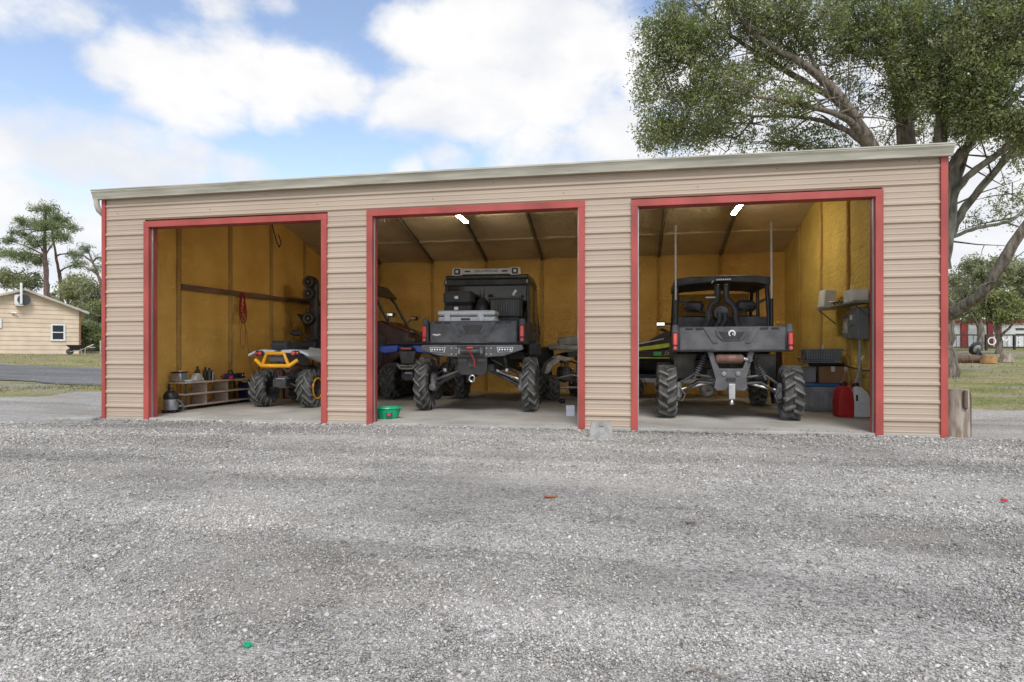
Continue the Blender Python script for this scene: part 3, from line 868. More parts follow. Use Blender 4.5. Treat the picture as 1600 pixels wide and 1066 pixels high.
# suspension
for y in (0.0, 3.0):
    for s in (-1, 1):
        for dy, z in ((-.2, .74), (.2, .74)):
            MB().tube([(s * .24, y + dy, .72), (s * .5, y + dy * .8, .60), (s * .82, y + dy * .3, .42)], .026, 8).build('lower_arm', 'frame_steel', um, smooth=True)
        MB().tube([(s * .26, y - .1, .92), (s * .54, y - .06, .78), (s * .82, y, .62)], .02, 8).build('upper_arm', 'frame_steel', um, smooth=True)
        MB().tube([(s * .2, y, .78), (s * .84, y, .53)], .024, 8).build('axle_shaft', 'bright_steel', um, smooth=True)
        g = MB().cbox((s * .80, y - .02, .52), (.11, .2, .34), .03).build('portal_gear_box', 'cast_alloy', um)
        MB().lathe([(.001, -.03), (.06, -.025), (.065, 0)], (s * .80, y - .12, .43), 'Y', 14).build('gear_cover', 'cast_alloy', g, smooth=True)
        sh = shock((s * .55, y - .14, .70), (s * .44, y - .1, 1.22), um, .045, coil='black_body')
        MB().lathe([(.001, -.04), (.042, -.03), (.05, .0), (.042, .03), (.001, .04)], (s * .55, y - .19, .735), 'Z', 14).build('spring_cup', 'bright_steel', sh, smooth=True)
# cargo bed
bed = MB()
bed.b2((-.80, -.37, 1.20), (.80, .78, 1.25)); bed.b2((-.86, -.37, 1.2), (-.80, .78, 1.60)); bed.b2((.80, -.37, 1.2), (.86, .78, 1.60)); bed.b2((-.8, .72, 1.25), (.8, .78, 1.6))
bed.build('cargo_bed', 'black_plastic', um, bevel=.012)
tg = tailgate(um, 1.53, .40, -.41, 1.40, 'grey_plastic')
bg = MB().prism([(-.70, 1.375), (-.655, 1.375), (-.64, 1.365), (-.628, 1.365), (-.61, 1.375), (-.57, 1.375), (-.565, 1.352), (-.60, 1.35), (-.62, 1.34), (-.64, 1.34), (-.66, 1.35), (-.705, 1.352)], -.004, 'XZ', -.460).build('badge', 'white_plastic', tg)
for s in (-1, 1):
    MB().cbox((s * .845, -.40, 1.42), (.10, .1, .44), .02).build('bed_corner', 'grey_plastic', um)
    tail_light(um, s * .85, -.452, 1.37, .32, .085)
# rear bumper with winch
rb = MB().prism([(-.86, 1.18), (.86, 1.18), (.88, 1.10), (.55, .99), (.24, .97), (-.24, .97), (-.55, .99), (-.88, 1.10)], .14, 'XZ', -.60).build('rear_bumper', 'grey_plastic', um, bevel=.012)
for s in (-1, 1):
    lt = MB().prism([(s * .44, 1.14), (s * .72, 1.14), (s * .70, 1.06), (s * .46, 1.05)], -.012, 'XZ', -.601).build('light_surround', 'silver_paint', rb, bevel=.003)
    MB().prism([(s * .455, 1.13), (s * .70, 1.13), (s * .685, 1.07), (s * .475, 1.06)], -.006, 'XZ', -.6132).build('flood_light', 'black_body', lt)
    for i in range(5):
        MB().box((s * (.49 + i * .045), -.622, 1.10), (.024, .008, .03)).build('light_cell', 'clear_lens', lt)
    for dx in (.26, .34):
        for dz in (1.02, 1.12):
            MB().lathe([(.001, -.01), (.012, -.008), (.014, 0)], (s * dx, -.6, dz), 'Y', 8).build('bolt', 'bright_steel', rb)
MB().b2((-.235, -.622, .985), (.235, -.598, 1.165)).build('winch_mount', 'black_body', rb)
wn_ = MB().lathe([(.05, -.17), (.05, .17)], (0, -.66, 1.07), 'X', 16).build('winch_drum', 'frame_steel', rb, smooth=True)
for s in (-1, 1): MB().cbox((s * .19, -.66, 1.075), (.06, .1, .12), .02).build('winch_housing', 'cast_alloy', rb)
MB().cbox((0, -.70, 1.13), (.12, .03, .03), .008).build('fairlead', 'red_lens', rb)
MB().tube([(-.02, -.71, 1.09), (.04, -.73, 1.0), (.08, -.72, .9), (.09, -.71, .8)], .012, 6).build('winch_strap', 'red_rope', rb, smooth=True)
rp = MB().prism([(-.26, .98), (.26, .98), (.25, .72), (.2, .66), (-.2, .66), (-.25, .72)], .06, 'XZ', -.5).build('receiver_plate', 'black_body', um, bevel=.008)
MB().b2((-.05, -.56, .80), (.05, -.5, .88)).build('receiver_tube', 'frame_steel', rp, bevel=.006)
for s in (-1, 1): MB().b2((s * .17 - .07, -.506, .89), (s * .17 + .07, -.5005, .94)).build('receiver_label', 'grey_plastic', rp)
MB().tube([(.045 * math.cos(a * PI / 8), -.53, .60 + .055 * math.sin(a * PI / 8)) for a in range(17)], .014, 8).build('tow_shackle', 'bright_steel', rp, smooth=True)
# cab
cabz0, cabz1 = 1.06, 2.46
for s in (-1, 1):
    MB().tube([(s * .80, .86, 1.05), (s * .80, .88, 1.7), (s * .79, .92, 2.42)], .035, 10).build('cab_post', 'black_body', um, smooth=True)
    MB().tube([(s * .80, 1.9, 1.0), (s * .79, 1.92, 2.44)], .033, 10).build('cab_post', 'black_body', um, smooth=True)
    MB().tube([(s * .80, 3.1, 1.45), (s * .77, 2.5, 2.42)], .033, 10).build('cab_post', 'black_body', um, smooth=True)
    MB().tube([(s * .79, .92, 2.42), (s * .79, 2.5, 2.42)], .033, 10).build('roof_rail', 'black_body', um, smooth=True)
    for (y0, y1) in ((.93, 1.86), (1.96, 2.9)):
        d = MB().prism([(y0, 1.02), (y1, 1.02), (y1 + .02, 1.62), (y0, 1.66)], .05, 'YZ', s * .82 - .025).build('door', 'black_plastic', um, bevel=.012)
        MB().prism([(y0 + .02, 1.68), (y1 - .02, 1.64), (y1 - .06 - (.3 if y1 > 2 else 0), 2.38), (y0 + .02, 2.38)], .008, 'YZ', s * .81 - .004).build('door_window', 'tinted_glass', d)
        MB().cbox((s * .855, y1 - .14, 1.5), (.03, .14, .05), .01).build('door_handle', 'black_body', d)
    # fender flares over the wheels
    for y in (0.0, 3.0):
        fl = [(s * (.80 + .36 * (0 if i < 0 else 0)), 0) for i in range(1)]
        mb = MB(); n = 9; vs = []; fs = []
        for i in range(n + 1):
            a = R(20 + 140 * i / n)
            for rr, xx in ((.60, .80), (.60, 1.10), (.57, 1.12), (.57, .80)):
                vs.append((s * xx, y + rr * math.cos(a) * .95, .62 + rr * math.sin(a) * .95))
        for i in range(n):
            for j in range(4): fs.append((i * 4 + j, i * 4 + (j + 1) % 4, i * 4 + 4 + (j + 1) % 4, i * 4 + 4 + j))
        fs += [(0, 1, 2, 3), (n * 4 + 3, n * 4 + 2, n * 4 + 1, n * 4)]
        if y > 1: mb.add(vs, fs).build('fender_flare', 'black_plastic', um, smooth=True)
MB().cbox((.93, .78, 1.12), (.22, .5, .3), .05).build('rear_quarter', 'black_plastic', um)
MB().cbox((-.93, .78, 1.12), (.22, .5, .3), .05).build('rear_quarter', 'black_plastic', um)
MB().prism([(2.95, 1.0), (3.95, .95), (4.0, 1.25), (3.6, 1.45), (2.95, 1.58)], 1.5, 'YZ', -.75).build('hood', 'black_body', um, bevel=.03)
MB().prism([(3.02, 1.58), (3.05, 1.58), (2.56, 2.38), (2.53, 2.38)], 1.44, 'YZ', -.72).build('windscreen', 'tinted_glass', um)
hd = MB().cbox((0, .9, 2.42), (1.66, .12, .13), .02).build('rear_header', 'black_plastic', um)
for s in (-1, 1): MB().cbox((s * .79, .828, 2.43), (.02, .02, .06), .005).build('header_clip', 'white_plastic', hd)
MB().prism([(.86, 2.49), (2.62, 2.47), (2.62, 2.53), (1.9, 2.60), (.86, 2.57)], 1.62, 'YZ', -.81).build('roof', 'black_body', um, bevel=.025)
MB().b2((-.78, .90, 1.68), (.78, .906, 2.37)).build('rear_window', 'tinted_glass', um)
MB().tube([(-.78, .84, 1.70), (.55, .84, 1.70), (.66, .84, 1.66), (.72, .82, 1.56)], .022, 8).build('headache_bar', 'black_body', um, smooth=True)
for y in (1.15, 2.05):
    for x in (-.45, .1, .48):
        st = MB().cbox((x, y + .25, 1.28), (.46, .5, .16), .05).build('seat', 'black_plastic', um, smooth=True)
        MB().cbox((x, y, 1.62), (.44, .14, .62), .06, (-.12, 0, 0)).build('backrest', 'black_plastic', st, smooth=True)
# roof bar
LB = (.04, .78, 2.63)
hw = .66
lb = MB().prism([(-hw, 2.565), (-hw + .02, 2.555), (-hw + .18, 2.555), (-hw + .21, 2.575), (hw - .21, 2.575), (hw - .18, 2.555), (hw - .02, 2.555), (hw, 2.565), (hw, 2.685), (hw - .02, 2.70), (hw - .18, 2.70), (hw - .21, 2.68), (-hw + .21, 2.68), (-hw + .18, 2.70), (-hw + .02, 2.70), (-hw, 2.685)], .05, 'XZ', .80).build('roof_bar', 'silver_paint', um, bevel=.006)
text_mesh('THUMPERFAB', .07, 'black_body', lb, (0, .797, 2.628), (R(90), 0, 0), sx=1.05)
for s in (-1, 1):
    MB().cbox((s * .36, .797, 2.63), (.11, .012, .03), .005).build('slot', 'black_body', lb)
    pod = MB().cbox((s * .56, .80, 2.628), (.12, .04, .115), .035).build('pod_light', 'black_body', lb)
    MB().cbox((s * .56, .778, 2.628), (.055, .02, .055), .015).build('pod_lens', 'clear_lens', pod)
MB().prism([(.85, 2.56), (1.1, 2.585), (1.1, 2.68), (.85, 2.69)], 1.2, 'YZ', -.6).build('light_box', 'black_body', um, bevel=.02)

# load in the bed (separate things)
def to_world(root, p):
    return Matrix.Translation(root.location) @ Matrix.Rotation(root.rotation_euler.z, 4, 'Z') @ Vector(p)
p = to_world(um, (-.14, -.10, 1.235))
o = thing('platform_box', 'low black platform box under the white cooler', 'box', p, .045)
MB().cbox((0, 0, .045), (1.3, .44, .075), .015).build('body', 'black_plastic', o)
MB().cbox((0, 0, .09), (1.32, .46, .018), .006).build('lid', 'black_plastic', o)
p = to_world(um, (-.14, -.12, 1.335))
ck = thing('cooler', 'long white latched cooler lying across the black cargo bed', 'cooler', p, .045)
MB().cbox((0, 0, .17), (1.0, .46, .34), .03).build('body', 'white_plastic', ck)
MB().cbox((0, 0, .385), (1.02, .48, .085), .025).build('lid', 'white_plastic', ck)
MB().b2((-.49, -.233, .318), (.49, -.228, .336)).build('lid_gap', 'grey_plastic', ck)
for x in (-.33, .26):
    la = MB().prism([(x - .065, .22), (x + .065, .22), (x + .045, .38), (x - .045, .38)], -.02, 'XZ', -.2405).build('latch', 'fender_grey', ck, bevel=.004)
    MB().cbox((x, -.268, .29), (.035, .02, .1), .006).build('latch_strap', 'white_plastic', la)
MB().b2((-.09, -.238, .255), (.07, -.2305, .295)).build('name_plate', 'black_body', ck)
MB().lathe([(.001, -.012), (.03, -.01), (.035, 0)], (-.45, -.23, .26), 'Y', 14).build('drain_plug', 'fender_grey', ck, smooth=True)
MB().tube([(.5, -.15, .27), (.54, -.17, .22), (.54, .1, .22), (.5, .12, .27)], .016, 6).build('rope_handle', 'white_plastic', ck, smooth=True)
p = to_world(um, (-.45, .52, 1.25))
cb = thing('storage_case', 'tall black moulded case with two steel latches behind the white cooler', 'case', p, .045)
MB().cbox((0, 0, .335), (.54, .34, .67), .03).build('body', 'black_plastic', cb)
MB().cbox((0, 0, .80), (.56, .36, .25), .05).build('lid', 'black_plastic', cb)
for z in (.60, .80): MB().cbox((-.02, -.19, z), (.09, .03, .07), .01).build('latch', 'bright_steel', cb)
for x in (-.2, .14): MB().cbox((x, -.175, .34), (.05, .03, .6), .01).build('rib', 'black_plastic', cb)
p = to_world(um, (.45, .47, 1.25))
cr = thing('crate', 'black ribbed plastic crate in the bed beside the tall case', 'crate', p, .045)
mb = MB().cbox((0, 0, .60), (.56, .36, .34), .02).build('body', 'black_plastic', cr)
MB().cbox((0, 0, .78), (.6, .4, .04), .015).build('rim', 'grey_plastic', cr)
MB().b2((-.24, -.12, 0), (.24, .12, .44)).build('riser', 'black_plastic', cr, bevel=.01)
for i in range(12): MB().box((-.245 + i * .0445, -.183, .6), (.014, .016, .30)).build('rib', 'grey_plastic', cr)
MB().cbox((.16, -.1, .88), (.05, .02, .12), .01, (0, .6, 0)).build('strap_buckle', 'silver_paint', cr)
p = to_world(um, (0.0, .45, 1.25))
dr = thing('fuel_bottle', 'black round shouldered bottle squeezed between case and crate', 'bottle', p, 0)
MB().lathe([(.001, 0), (.13, 0), (.14, .05), (.14, .62), (.1, .74), (.04, .8), (.04, .9), (.001, .9)], (0, 0, 0), 'Z', 18).build('body', 'black_body', dr, smooth=True)
MB().lathe([(.05, .86), (.05, .94), (.001, .95)], (0, 0, 0), 'Z', 14).build('cap', 'grey_plastic', dr, smooth=True)

# ---------------------------------------------------------------- open utility vehicle with snorkels (right bay)
ur = thing('utility_vehicle', 'dusty black utility vehicle with open cab, snorkel pipes and two tall whips', 'utility vehicle', (9.83, 1.55, SLAB), -.03)
ur.scale = (1, 1, .985)
TR, TW_ = .425, .26
wh = make_wheel(TR, TW_, 14, ur, lug=.055, lw=.05, skew=.35, rim=.45)
put_wheels(wh, ur, [(.91, 0, TR, False, -.03), (-.93, 0, TR, True, .0), (.9, 2.75, TR, False, -.05), (-.9, 2.75, TR, True, -.05)])
MB().b2((-.32, -.1, .64), (.32, 3.0, .78)).b2((-.62, .95, .74), (.62, 2.5, .9)).build('chassis', 'frame_steel', ur)
for s in (-1, 1):
    MB().prism([(s * .45, 1.02), (s * .8, 1.02), (s * .8, .62), (s * .5, .6)], .02, 'XZ', .5).build('mud_guard', 'black_body', ur)
for y in (0.0, 2.75):
    for s in (-1, 1):
        for dy in (-.2, .2):
            MB().tube([(s * .2, y + dy, .56), (s * .45, y + dy * .8, .58), (s * .74, y + dy * .3, .40)], .024, 8).build('lower_arm', 'frame_steel', ur, smooth=True)
        MB().tube([(s * .26, y - .12, .66), (s * .52, y - .1, .70), (s * .74, y, .55)], .02, 8).build('upper_arm', 'grey_plastic', ur, smooth=True)
        MB().tube([(s * .16, y, .60), (s * .76, y, .44)], .022, 8).build('axle_shaft', 'bright_steel', ur, smooth=True)
        g = MB().cbox((s * .755, y - .03, .44), (.09, .16, .26), .03).build('hub_carrier', 'cast_alloy', ur)
        MB().tube([(s * .74, y - .12, .5), (s * .66, y - .16, .38), (s * .70, y - .16, .28), (s * .78, y - .12, .3)], .01, 6).build('brake_hose', 'grey_plastic', g, smooth=True)
        shock((s * .53, y - .16, .62), (s * .34, y - .1, 1.04), ur, .042, coil='grey_plastic')
cr_ = MB().prism([(-.34, 1.06), (-.26, 1.06), (-.17, .80), (.17, .80), (.26, 1.06), (.34, 1.06), (.22, .64), (.24, .50), (.2, .46), (-.2, .46), (-.24, .5), (-.22, .64)], .1, 'XZ', -.32).build('rear_cradle', 'grey_plastic', ur, bevel=.01)
MB().b2((-.07, -.33, .60), (.07, -.315, .66)).build('cradle_slot', 'black_body', cr_)
for s in (-1, 1): MB().lathe([(.001, -.02), (.035, -.015), (.04, 0)], (s * .1, -.32, .72), 'Y', 12).build('cradle_bolt', 'cast_alloy', cr_, smooth=True)
ex = MB().lathe([(.001, -.2), (.055, -.2), (.075, -.17), (.075, .17), (.055, .2), (.001, .2)], (-.02, -.3, .95), 'X', 18).build('muffler', 'rusty_exhaust', ur, smooth=True)
MB().tube([(.19, -.3, .95), (.26, -.32, .94), (.28, -.36, .93)], .03, 10).build('exhaust_tip', 'bright_steel', ex, smooth=True)
hi = MB().b2((-.045, -.46, .34), (.045, -.36, .57)).build('hitch_drop', 'bright_steel', ur, bevel=.006)
MB().lathe([(.001, 0), (.03, .005), (.035, .03), (.028, .055), (.018, .07), (.03, .08), (.03, .1), (.001, .1)], (0, -.42, .25), 'Z', 14).build('hitch_ball', 'bright_steel', hi, smooth=True)
MB().lathe([(.03, -.05), (.1, -.05), (.13, -.02), (.13, .02), (.1, .05), (.03, .05)], (-.24, .8, .40), 'Y', 20).build('clutch_housing', 'cast_alloy', ur, smooth=True)
bed = MB()
bed.b2((-.76, -.33, 1.06), (.76, .72, 1.10)); bed.b2((-.83, -.33, 1.06), (-.77, .72, 1.44)); bed.b2((.77, -.33, 1.06), (.83, .72, 1.44)); bed.b2((-.77, .66, 1.1), (.77, .72, 1.44))
bed.build('cargo_bed', 'grey_plastic', ur, bevel=.012)
tg = tailgate(ur, 1.54, .38, -.36, 1.255, 'grey_plastic')
arc = lambda a0, a1, r, n_: [(r * math.cos(R(a0 + (a1 - a0) * i / n_)), -.44, 1.335 + r * math.sin(R(a0 + (a1 - a0) * i / n_))) for i in range(n_ + 1)]
bd = MB().tube(arc(-45, 235, .042, 18), [.009 + .007 * math.sin(PI * i / 18) for i in range(19)], 8).build('round_emblem', 'white_plastic', tg, smooth=True)
MB().tube([(.016, -.446, 1.345), (.006, -.446, 1.325), (.022, -.446, 1.312)], [.008, .007, .004], 6).build('emblem_mark', 'white_plastic', bd, smooth=True)
for s in (-1, 1):
    MB().cbox((s * .82, -.35, 1.27), (.095, .1, .42), .02).build('bed_corner', 'grey_plastic', ur)
    tail_light(ur, s * .825, -.405, 1.21, .30, .08)
for s in (-1, 1):
    MB().tube([(s * .74, .80, 1.0), (s * .75, .82, 1.7), (s * .73, .9, 2.25)], .036, 10).build('cab_post', 'black_body', ur, smooth=True)
    MB().tube([(s * .75, 1.75, .9), (s * .73, 1.78, 2.25)], .033, 10).build('cab_post', 'black_body', ur, smooth=True)
    MB().tube([(s * .75, 2.85, 1.3), (s * .72, 2.3, 2.25)], .033, 10).build('cab_post', 'black_body', ur, smooth=True)
    MB().tube([(s * .73, .9, 2.25), (s * .72, 2.3, 2.25)], .033, 10).build('roof_rail', 'black_body', ur, smooth=True)
    MB().tube([(s * .70, .84, 1.96), (s * .22, .84, 1.70)], .022, 8).build('cross_brace', 'black_plastic', ur, smooth=True)
    b_ = MB().tube([(s * .765, .66, 1.45), (s * .765, .66, 1.95)], .028, 8).build('whip_mount', 'black_body', ur, smooth=True)
    MB().tube([(s * .765, .66, 1.9), (s * .762 - .004, .66, 3.24)], .0155, 8).build('whip', 'white_plastic', b_, smooth=True)
    MB().cbox((s * .77, 1.8, 1.15), (.05, 1.6, .45), .02).build('door', 'black_plastic', ur)
MB().tube([(-.73, .84, 1.52), (.73, .84, 1.52)], .024, 8).build('rear_rail', 'black_body', ur, smooth=True)
MB().b2((-.72, .80, 1.40), (.72, .83, 1.66)).build('rear_panel', 'black_plastic', ur)
rf = [(-.78, 2.20), (-.74, 2.20), (-.55, 2.24), (0, 2.27), (.55, 2.24), (.74, 2.20), (.78, 2.20), (.78, 2.33), (.5, 2.37), (-.5, 2.37), (-.78, 2.33)]
MB().prism(rf, 1.55, 'XZ', .80).build('roof', 'black_plastic', ur, bevel=.02)
lbm = MB().cbox((.02, .79, 2.30), (.26, .05, .045), .012).build('rear_light_strip', 'black_body', ur)
for i in range(7): MB().box((-.085 + i * .035, .762, 2.30), (.026, .008, .026)).build('light_cell', 'clear_lens', lbm)
MB().tube([(-.15, .76, 2.28), (-.17, .74, 2.24)], .012, 6).build('light_lead', 'white_plastic', ur)
MB().prism([(2.75, .9), (3.5, .85), (3.55, 1.15), (3.2, 1.3), (2.75, 1.38)], 1.4, 'YZ', -.7).build('hood', 'black_body', ur, bevel=.03)
MB().prism([(2.83, 1.36), (2.86, 1.36), (2.36, 2.2), (2.33, 2.2)], 1.36, 'YZ', -.68).build('windscreen', 'dark_glass', ur)
for x in (-.44, .42):
    st = MB().cbox((x, 1.32, 1.12), (.5, .5, .16), .05).build('seat', 'black_plastic', ur, smooth=True)
    MB().cbox((x, 1.06, 1.44), (.48, .14, .52), .06, (-.12, 0, 0)).build('backrest', 'black_plastic', st, smooth=True)
    MB().cbox((x, 1.03, 1.86), (.32, .12, .2), .05, (-.1, 0, 0)).build('headrest', 'black_plastic', st, smooth=True)
# snorkel pipes
for s in (-1, 1):
    MB().tube([(s * .36 - .02, .50, 1.30), (s * .24 - .02, .60, 1.52), (s * .215 - .02, .64, 1.62), (s * .215 - .02, .64, 1.76), (s * .16 - .02, .64, 1.87), (s * .075 - .02, .64, 1.93), (s * .068 - .02, .64, 2.02), (s * .068 - .02, .66, 2.12)], .05, 12).build('snorkel_pipe', 'black_plastic', ur, smooth=True)
    MB().lathe([(.055, 0), (.058, .05), (.05, .09), (.02, .11), (.001, .112)], (s * .068 - .02, .66, 2.1), 'Z', 14).build('snorkel_cap', 'black_body', ur, smooth=True)
for x in (-.02, .07):
    MB().tube([(x - .26, .50, 1.30), (x - .12, .58, 1.46), (x - .04, .62, 1.58), (x - .04, .64, 1.72)], .045, 12).build('snorkel_pipe', 'black_plastic', ur, smooth=True)
MB().lathe([(.001, -.06), (.12, -.05), (.14, 0), (.12, .05), (.001, .06)], (-.03, .68, 1.72), 'Y', 20).build('air_box', 'black_body', ur, smooth=True)
MB().tube([(-.28, .62, 1.985), (-.1, .62, 1.985)], .014, 6).build('zip_bracket', 'white_plastic', ur)
mr = MB().cbox((-.98, 1.9, 1.60), (.19, .08, .1), .03).tube([(-.9, 1.9, 1.6), (-.74, 1.88, 1.6)], .016, 6).build('wing_mirror', 'black_body', ur)
MB().cbox((-.985, 1.856, 1.598), (.15, .01, .065), .004).build('mirror_glass', 'mirror_glass', mr)

# ---------------------------------------------------------------- quads
def quad(label, loc, rz, fm, tr, tw, half, rim_ring=None, bumper=None, rack=False, lift=0.0):
    q = thing('quad_bike', label, 'quad bike', loc, rz)
    w = make_wheel(tr, tw, 12, q, ring=rim_ring, lug=.042, lw=.05, skew=.8, rim=.5)
    put_wheels(w, q, [(half, 0, tr, False, 0), (-half, 0, tr, True, 0), (half * .96, 1.35, tr, False, 0), (-half * .96, 1.35, tr, True, 0)])
    zb = tr + .1
    MB().b2((-.13, -.3, zb - .06), (.13, 1.5, zb + .08)).cbox((0, .6, zb + .16), (.34, .7, .3), .05).build('engine_frame', 'frame_steel', q)
    for y in (0, 1.35):
        for s in (-1, 1):
            MB().tube([(s * .12, y - .14, zb), (s * (half - tw * .5), y - .04, tr - .02)], .022, 8).tube([(s * .12, y + .14, zb), (s * (half - tw * .5), y + .04, tr - .02)], .022, 8).build('suspension_arm', 'frame_steel', q, smooth=True)
            shock((s * (half - tw * .75), y - .05, tr + .02), (s * .18, y + .02, zb + .42), q, .036)
    g = MB().cbox((0, -.1, zb + .02), (.26, .26, .22), .05).build('rear_differential', 'cast_alloy', q)
    MB().b2((-.09, -.28, zb - .02), (.09, -.2, zb + .1)).build('hitch_plate', 'bright_steel', g, bevel=.008)
    MB().lathe([(.001, -.2), (.06, -.2), (.075, -.15), (.075, .2), (.001, .2)], (.17, -.12, zb + .28), 'Y', 14).build('muffler', 'rusty_exhaust', q, smooth=True)
    MB().tube([(.17, -.3, zb + .28), (.17, -.36, zb + .28)], .03, 10).build('exhaust_tip', 'frame_steel', q, smooth=True)
    zt = zb + .55 + lift
    # rear fenders: winged plate that droops outward over each wheel
    for s in (-1, 1):
        pts = [(.06, zt + .02), (.30, zt + .03), (half - .02, zt + .01), (half + tw * .45, zt - .05), (half + tw * .5, zt - .10), (half, zt - .04), (.30, zt - .03), (.06, zt - .04)]
        ol = [(s * a, b) for a, b in pts]
        MB().prism(ol, .62, 'XZ', -.36).build('rear_fender', fm, q, bevel=.012)
        MB().prism([(s * a, b + .02) for a, b in pts], .5, 'XZ', 1.1).build('front_fender', fm, q, bevel=.012)
        MB().prism([(.15, zt - .1), (1.2, zt - .3), (1.2, zt + .02), (.4, zt + .08)], .03, 'YZ', s * .24).build('side_panel', fm, q, bevel=.008)
    se = [(-.3, zt + .02), (.75, zt + .04), (.8, zt + .12), (.5, zt + .13), (.15, zt + .16), (-.28, zt + .2), (-.34, zt + .14)]
    MB().prism(se, .32, 'YZ', -.16).build('seat', 'black_plastic', q, bevel=.03)
    MB().prism([(.75, zt), (1.45, zt - .04), (1.5, zt + .06), (1.0, zt + .26), (.8, zt + .2)], .34, 'YZ', -.17).build('front_cowl', 'black_body', q, bevel=.03)
    hb = MB().tube([(-.40, .82, zt + .36), (-.22, .92, zt + .36), (-.1, .98, zt + .28), (.1, .98, zt + .28), (.22, .92, zt + .36), (.40, .82, zt + .36)], .016, 8).build('handlebar', 'frame_steel', q, smooth=True)
    for s in (-1, 1):
        MB().tube([(s * .41, .815, zt + .36), (s * .28, .88, zt + .36)], .024, 8).build('grip', 'rubber', hb, smooth=True)
        MB().cbox((s * .36, .95, zt + .38), (.2, .05, .12), .03).build('hand_guard', 'black_body', hb)
    if rack:
        for s in (-1, 1): MB().prism([(s * .17, zt + .05), (s * .60, zt + .02), (s * .62, zt - .08), (s * .50, zt - .13), (s * .22, zt - .10)], .16, 'XZ', -.40).build('fender_tail', fm, q, bevel=.02)
        rk = MB().cbox((0, -.1, zt + .07), (1.04, .5, .03), .01)
        rk.tube([(-.55, -.36, zt + .08), (.55, -.36, zt + .08)], .018, 8).build('rear_rack', 'black_plastic', q)
        lt = MB().cbox((0, -.38, zt - .03), (.30, .05, .08), .02).build('tail_light', 'black_body', q)
        MB().cbox((0, -.405, zt - .03), (.25, .03, .045), .01).build('red_lens', 'red_lens', lt)
        MB().prism([(-.2, zt - .08), (.2, zt - .08), (.14, zt - .36), (-.14, zt - .36)], .05, 'XZ', -.33).build('rear_guard', 'black_body', q, bevel=.01)
        MB().tube([(-.22, -.36, zt - .36), (-.14, -.38, zt - .46), (.14, -.38, zt - .46), (.22, -.36, zt - .36)], .022, 8).tube([(-.17, -.38, zt - .4), (.17, -.38, zt - .4)], .018, 8).build('tow_bar', 'muddy_white', q, smooth=True)
    else:
        for s in (-1, 1):
            lt = MB().cbox((s * .36, -.375, zt - .04), (.17, .06, .10), .025).build('tail_light', 'black_body', q)
            MB().lathe([(.001, -.03), (.035, -.026), (.042, 0)], (s * .33, -.4, zt - .04), 'Y', 14).build('red_lens', 'red_lens', lt, smooth=True)
            MB().lathe([(.001, -.025), (.022, -.02), (.026, 0)], (s * .41, -.4, zt - .035), 'Y', 12).build('indicator_lens', 'red_lens', lt, smooth=True)
    if bumper:
        yb = -.44
        MB().tube([(-.42, yb + .04, zt - .16), (-.27, yb, zt - .27), (.27, yb, zt - .27), (.42, yb + .04, zt - .16)], .036, 10).tube([(-.255, yb, zt - .25), (-.17, yb, zt - .04), (.17, yb, zt - .04), (.255, yb, zt - .25)], .033, 10).build('rear_bumper', bumper, q, smooth=True)
        MB().cbox((0, -.38, zt - .15), (.3, .04, .12), .03).build('number_plate_holder', 'grey_plastic', q)
        for x in (-.16, .12): MB().tube([(x, yb, zt - .27), (x + .03, -.3, zt - .38)], .016, 6).build('bumper_stay', 'cast_alloy', q, smooth=True)
    return q
quad('grey and white quad bike with yellow rear bumper beside the cardboard boxes', (1.92, 2.22, SLAB), .02, 'fender_grey', .36, .27, .47, lift=.05, rim_ring='yellow_paint', bumper='yellow_paint')
quad('blue quad bike with black rear rack parked beside the lifted vehicle', (3.58, 4.55, SLAB), .0, 'blue_paint', .40, .30, .46, rack=True, lift=.10)

# stripped sport quad beside the lifted vehicle
sq = thing('sport_quad', 'muddy white sport quad standing between the lifted vehicle and the pier', 'quad bike', (7.06, 4.9, SLAB), .35)
w = make_wheel(.28, .22, 11, sq, lug=.03, lw=.035, rim=.5)
put_wheels(w, sq, [(-.42, -.1, .28, True, 0), (.42, -.1, .28, False, 0), (-.46, 1.2, .28, True, 0), (.46, 1.2, .28, False, 0)])
MB().tube([(-.12, -.1, .4), (-.14, .5, .42), (-.14, 1.2, .5), (-.12, 1.3, .8), (-.12, .6, .85), (-.1, -.2, .8), (-.12, -.1, .4)], .022, 8).tube([(.12, -.1, .4), (.14, .5, .42), (.14, 1.2, .5), (.12, 1.3, .8), (.12, .6, .85), (.1, -.2, .8), (.12, -.1, .4)], .022, 8).build('tube_frame', 'cast_alloy', sq, smooth=True)
MB().cbox((0, .55, .55), (.26, .42, .34), .05).build('engine', 'cast_alloy', sq)
MB().tube([(-.40, -.1, .28), (.40, -.1, .28)], .03, 10).build('rear_axle', 'bright_steel', sq, smooth=True)
for s in (-1, 1):
    MB().prism([(s * .10, .92), (s * .36, .98), (s * .60, .80), (s * .66, .60), (s * .58, .58), (s * .48, .76), (s * .3, .88), (s * .1, .86)], .42, 'XZ', -.4).build('rear_fender', 'muddy_white', sq, bevel=.012)
    MB().prism([(s * .10, 1.0), (s * .4, 1.02), (s * .62, .9), (s * .6, .86), (s * .38, .95), (s * .1, .94)], .5, 'XZ', .95).build('front_fender', 'muddy_white', sq, bevel=.012)
    shock((s * .3, 1.2, .4), (s * .14, 1.2, .9), sq, .035, coil='bright_steel')
    MB().tube([(s * .5, -.42, .95), (s * .2, -.38, .86), (s * .16, -.2, .8)], .018, 6).build('grab_bar', 'muddy_white', sq, smooth=True)
MB().tube([(0, -.1, .38), (-.05, -.3, .62), (-.05, -.42, .7)], .035, 10).build('exhaust', 'bright_steel', sq, smooth=True)
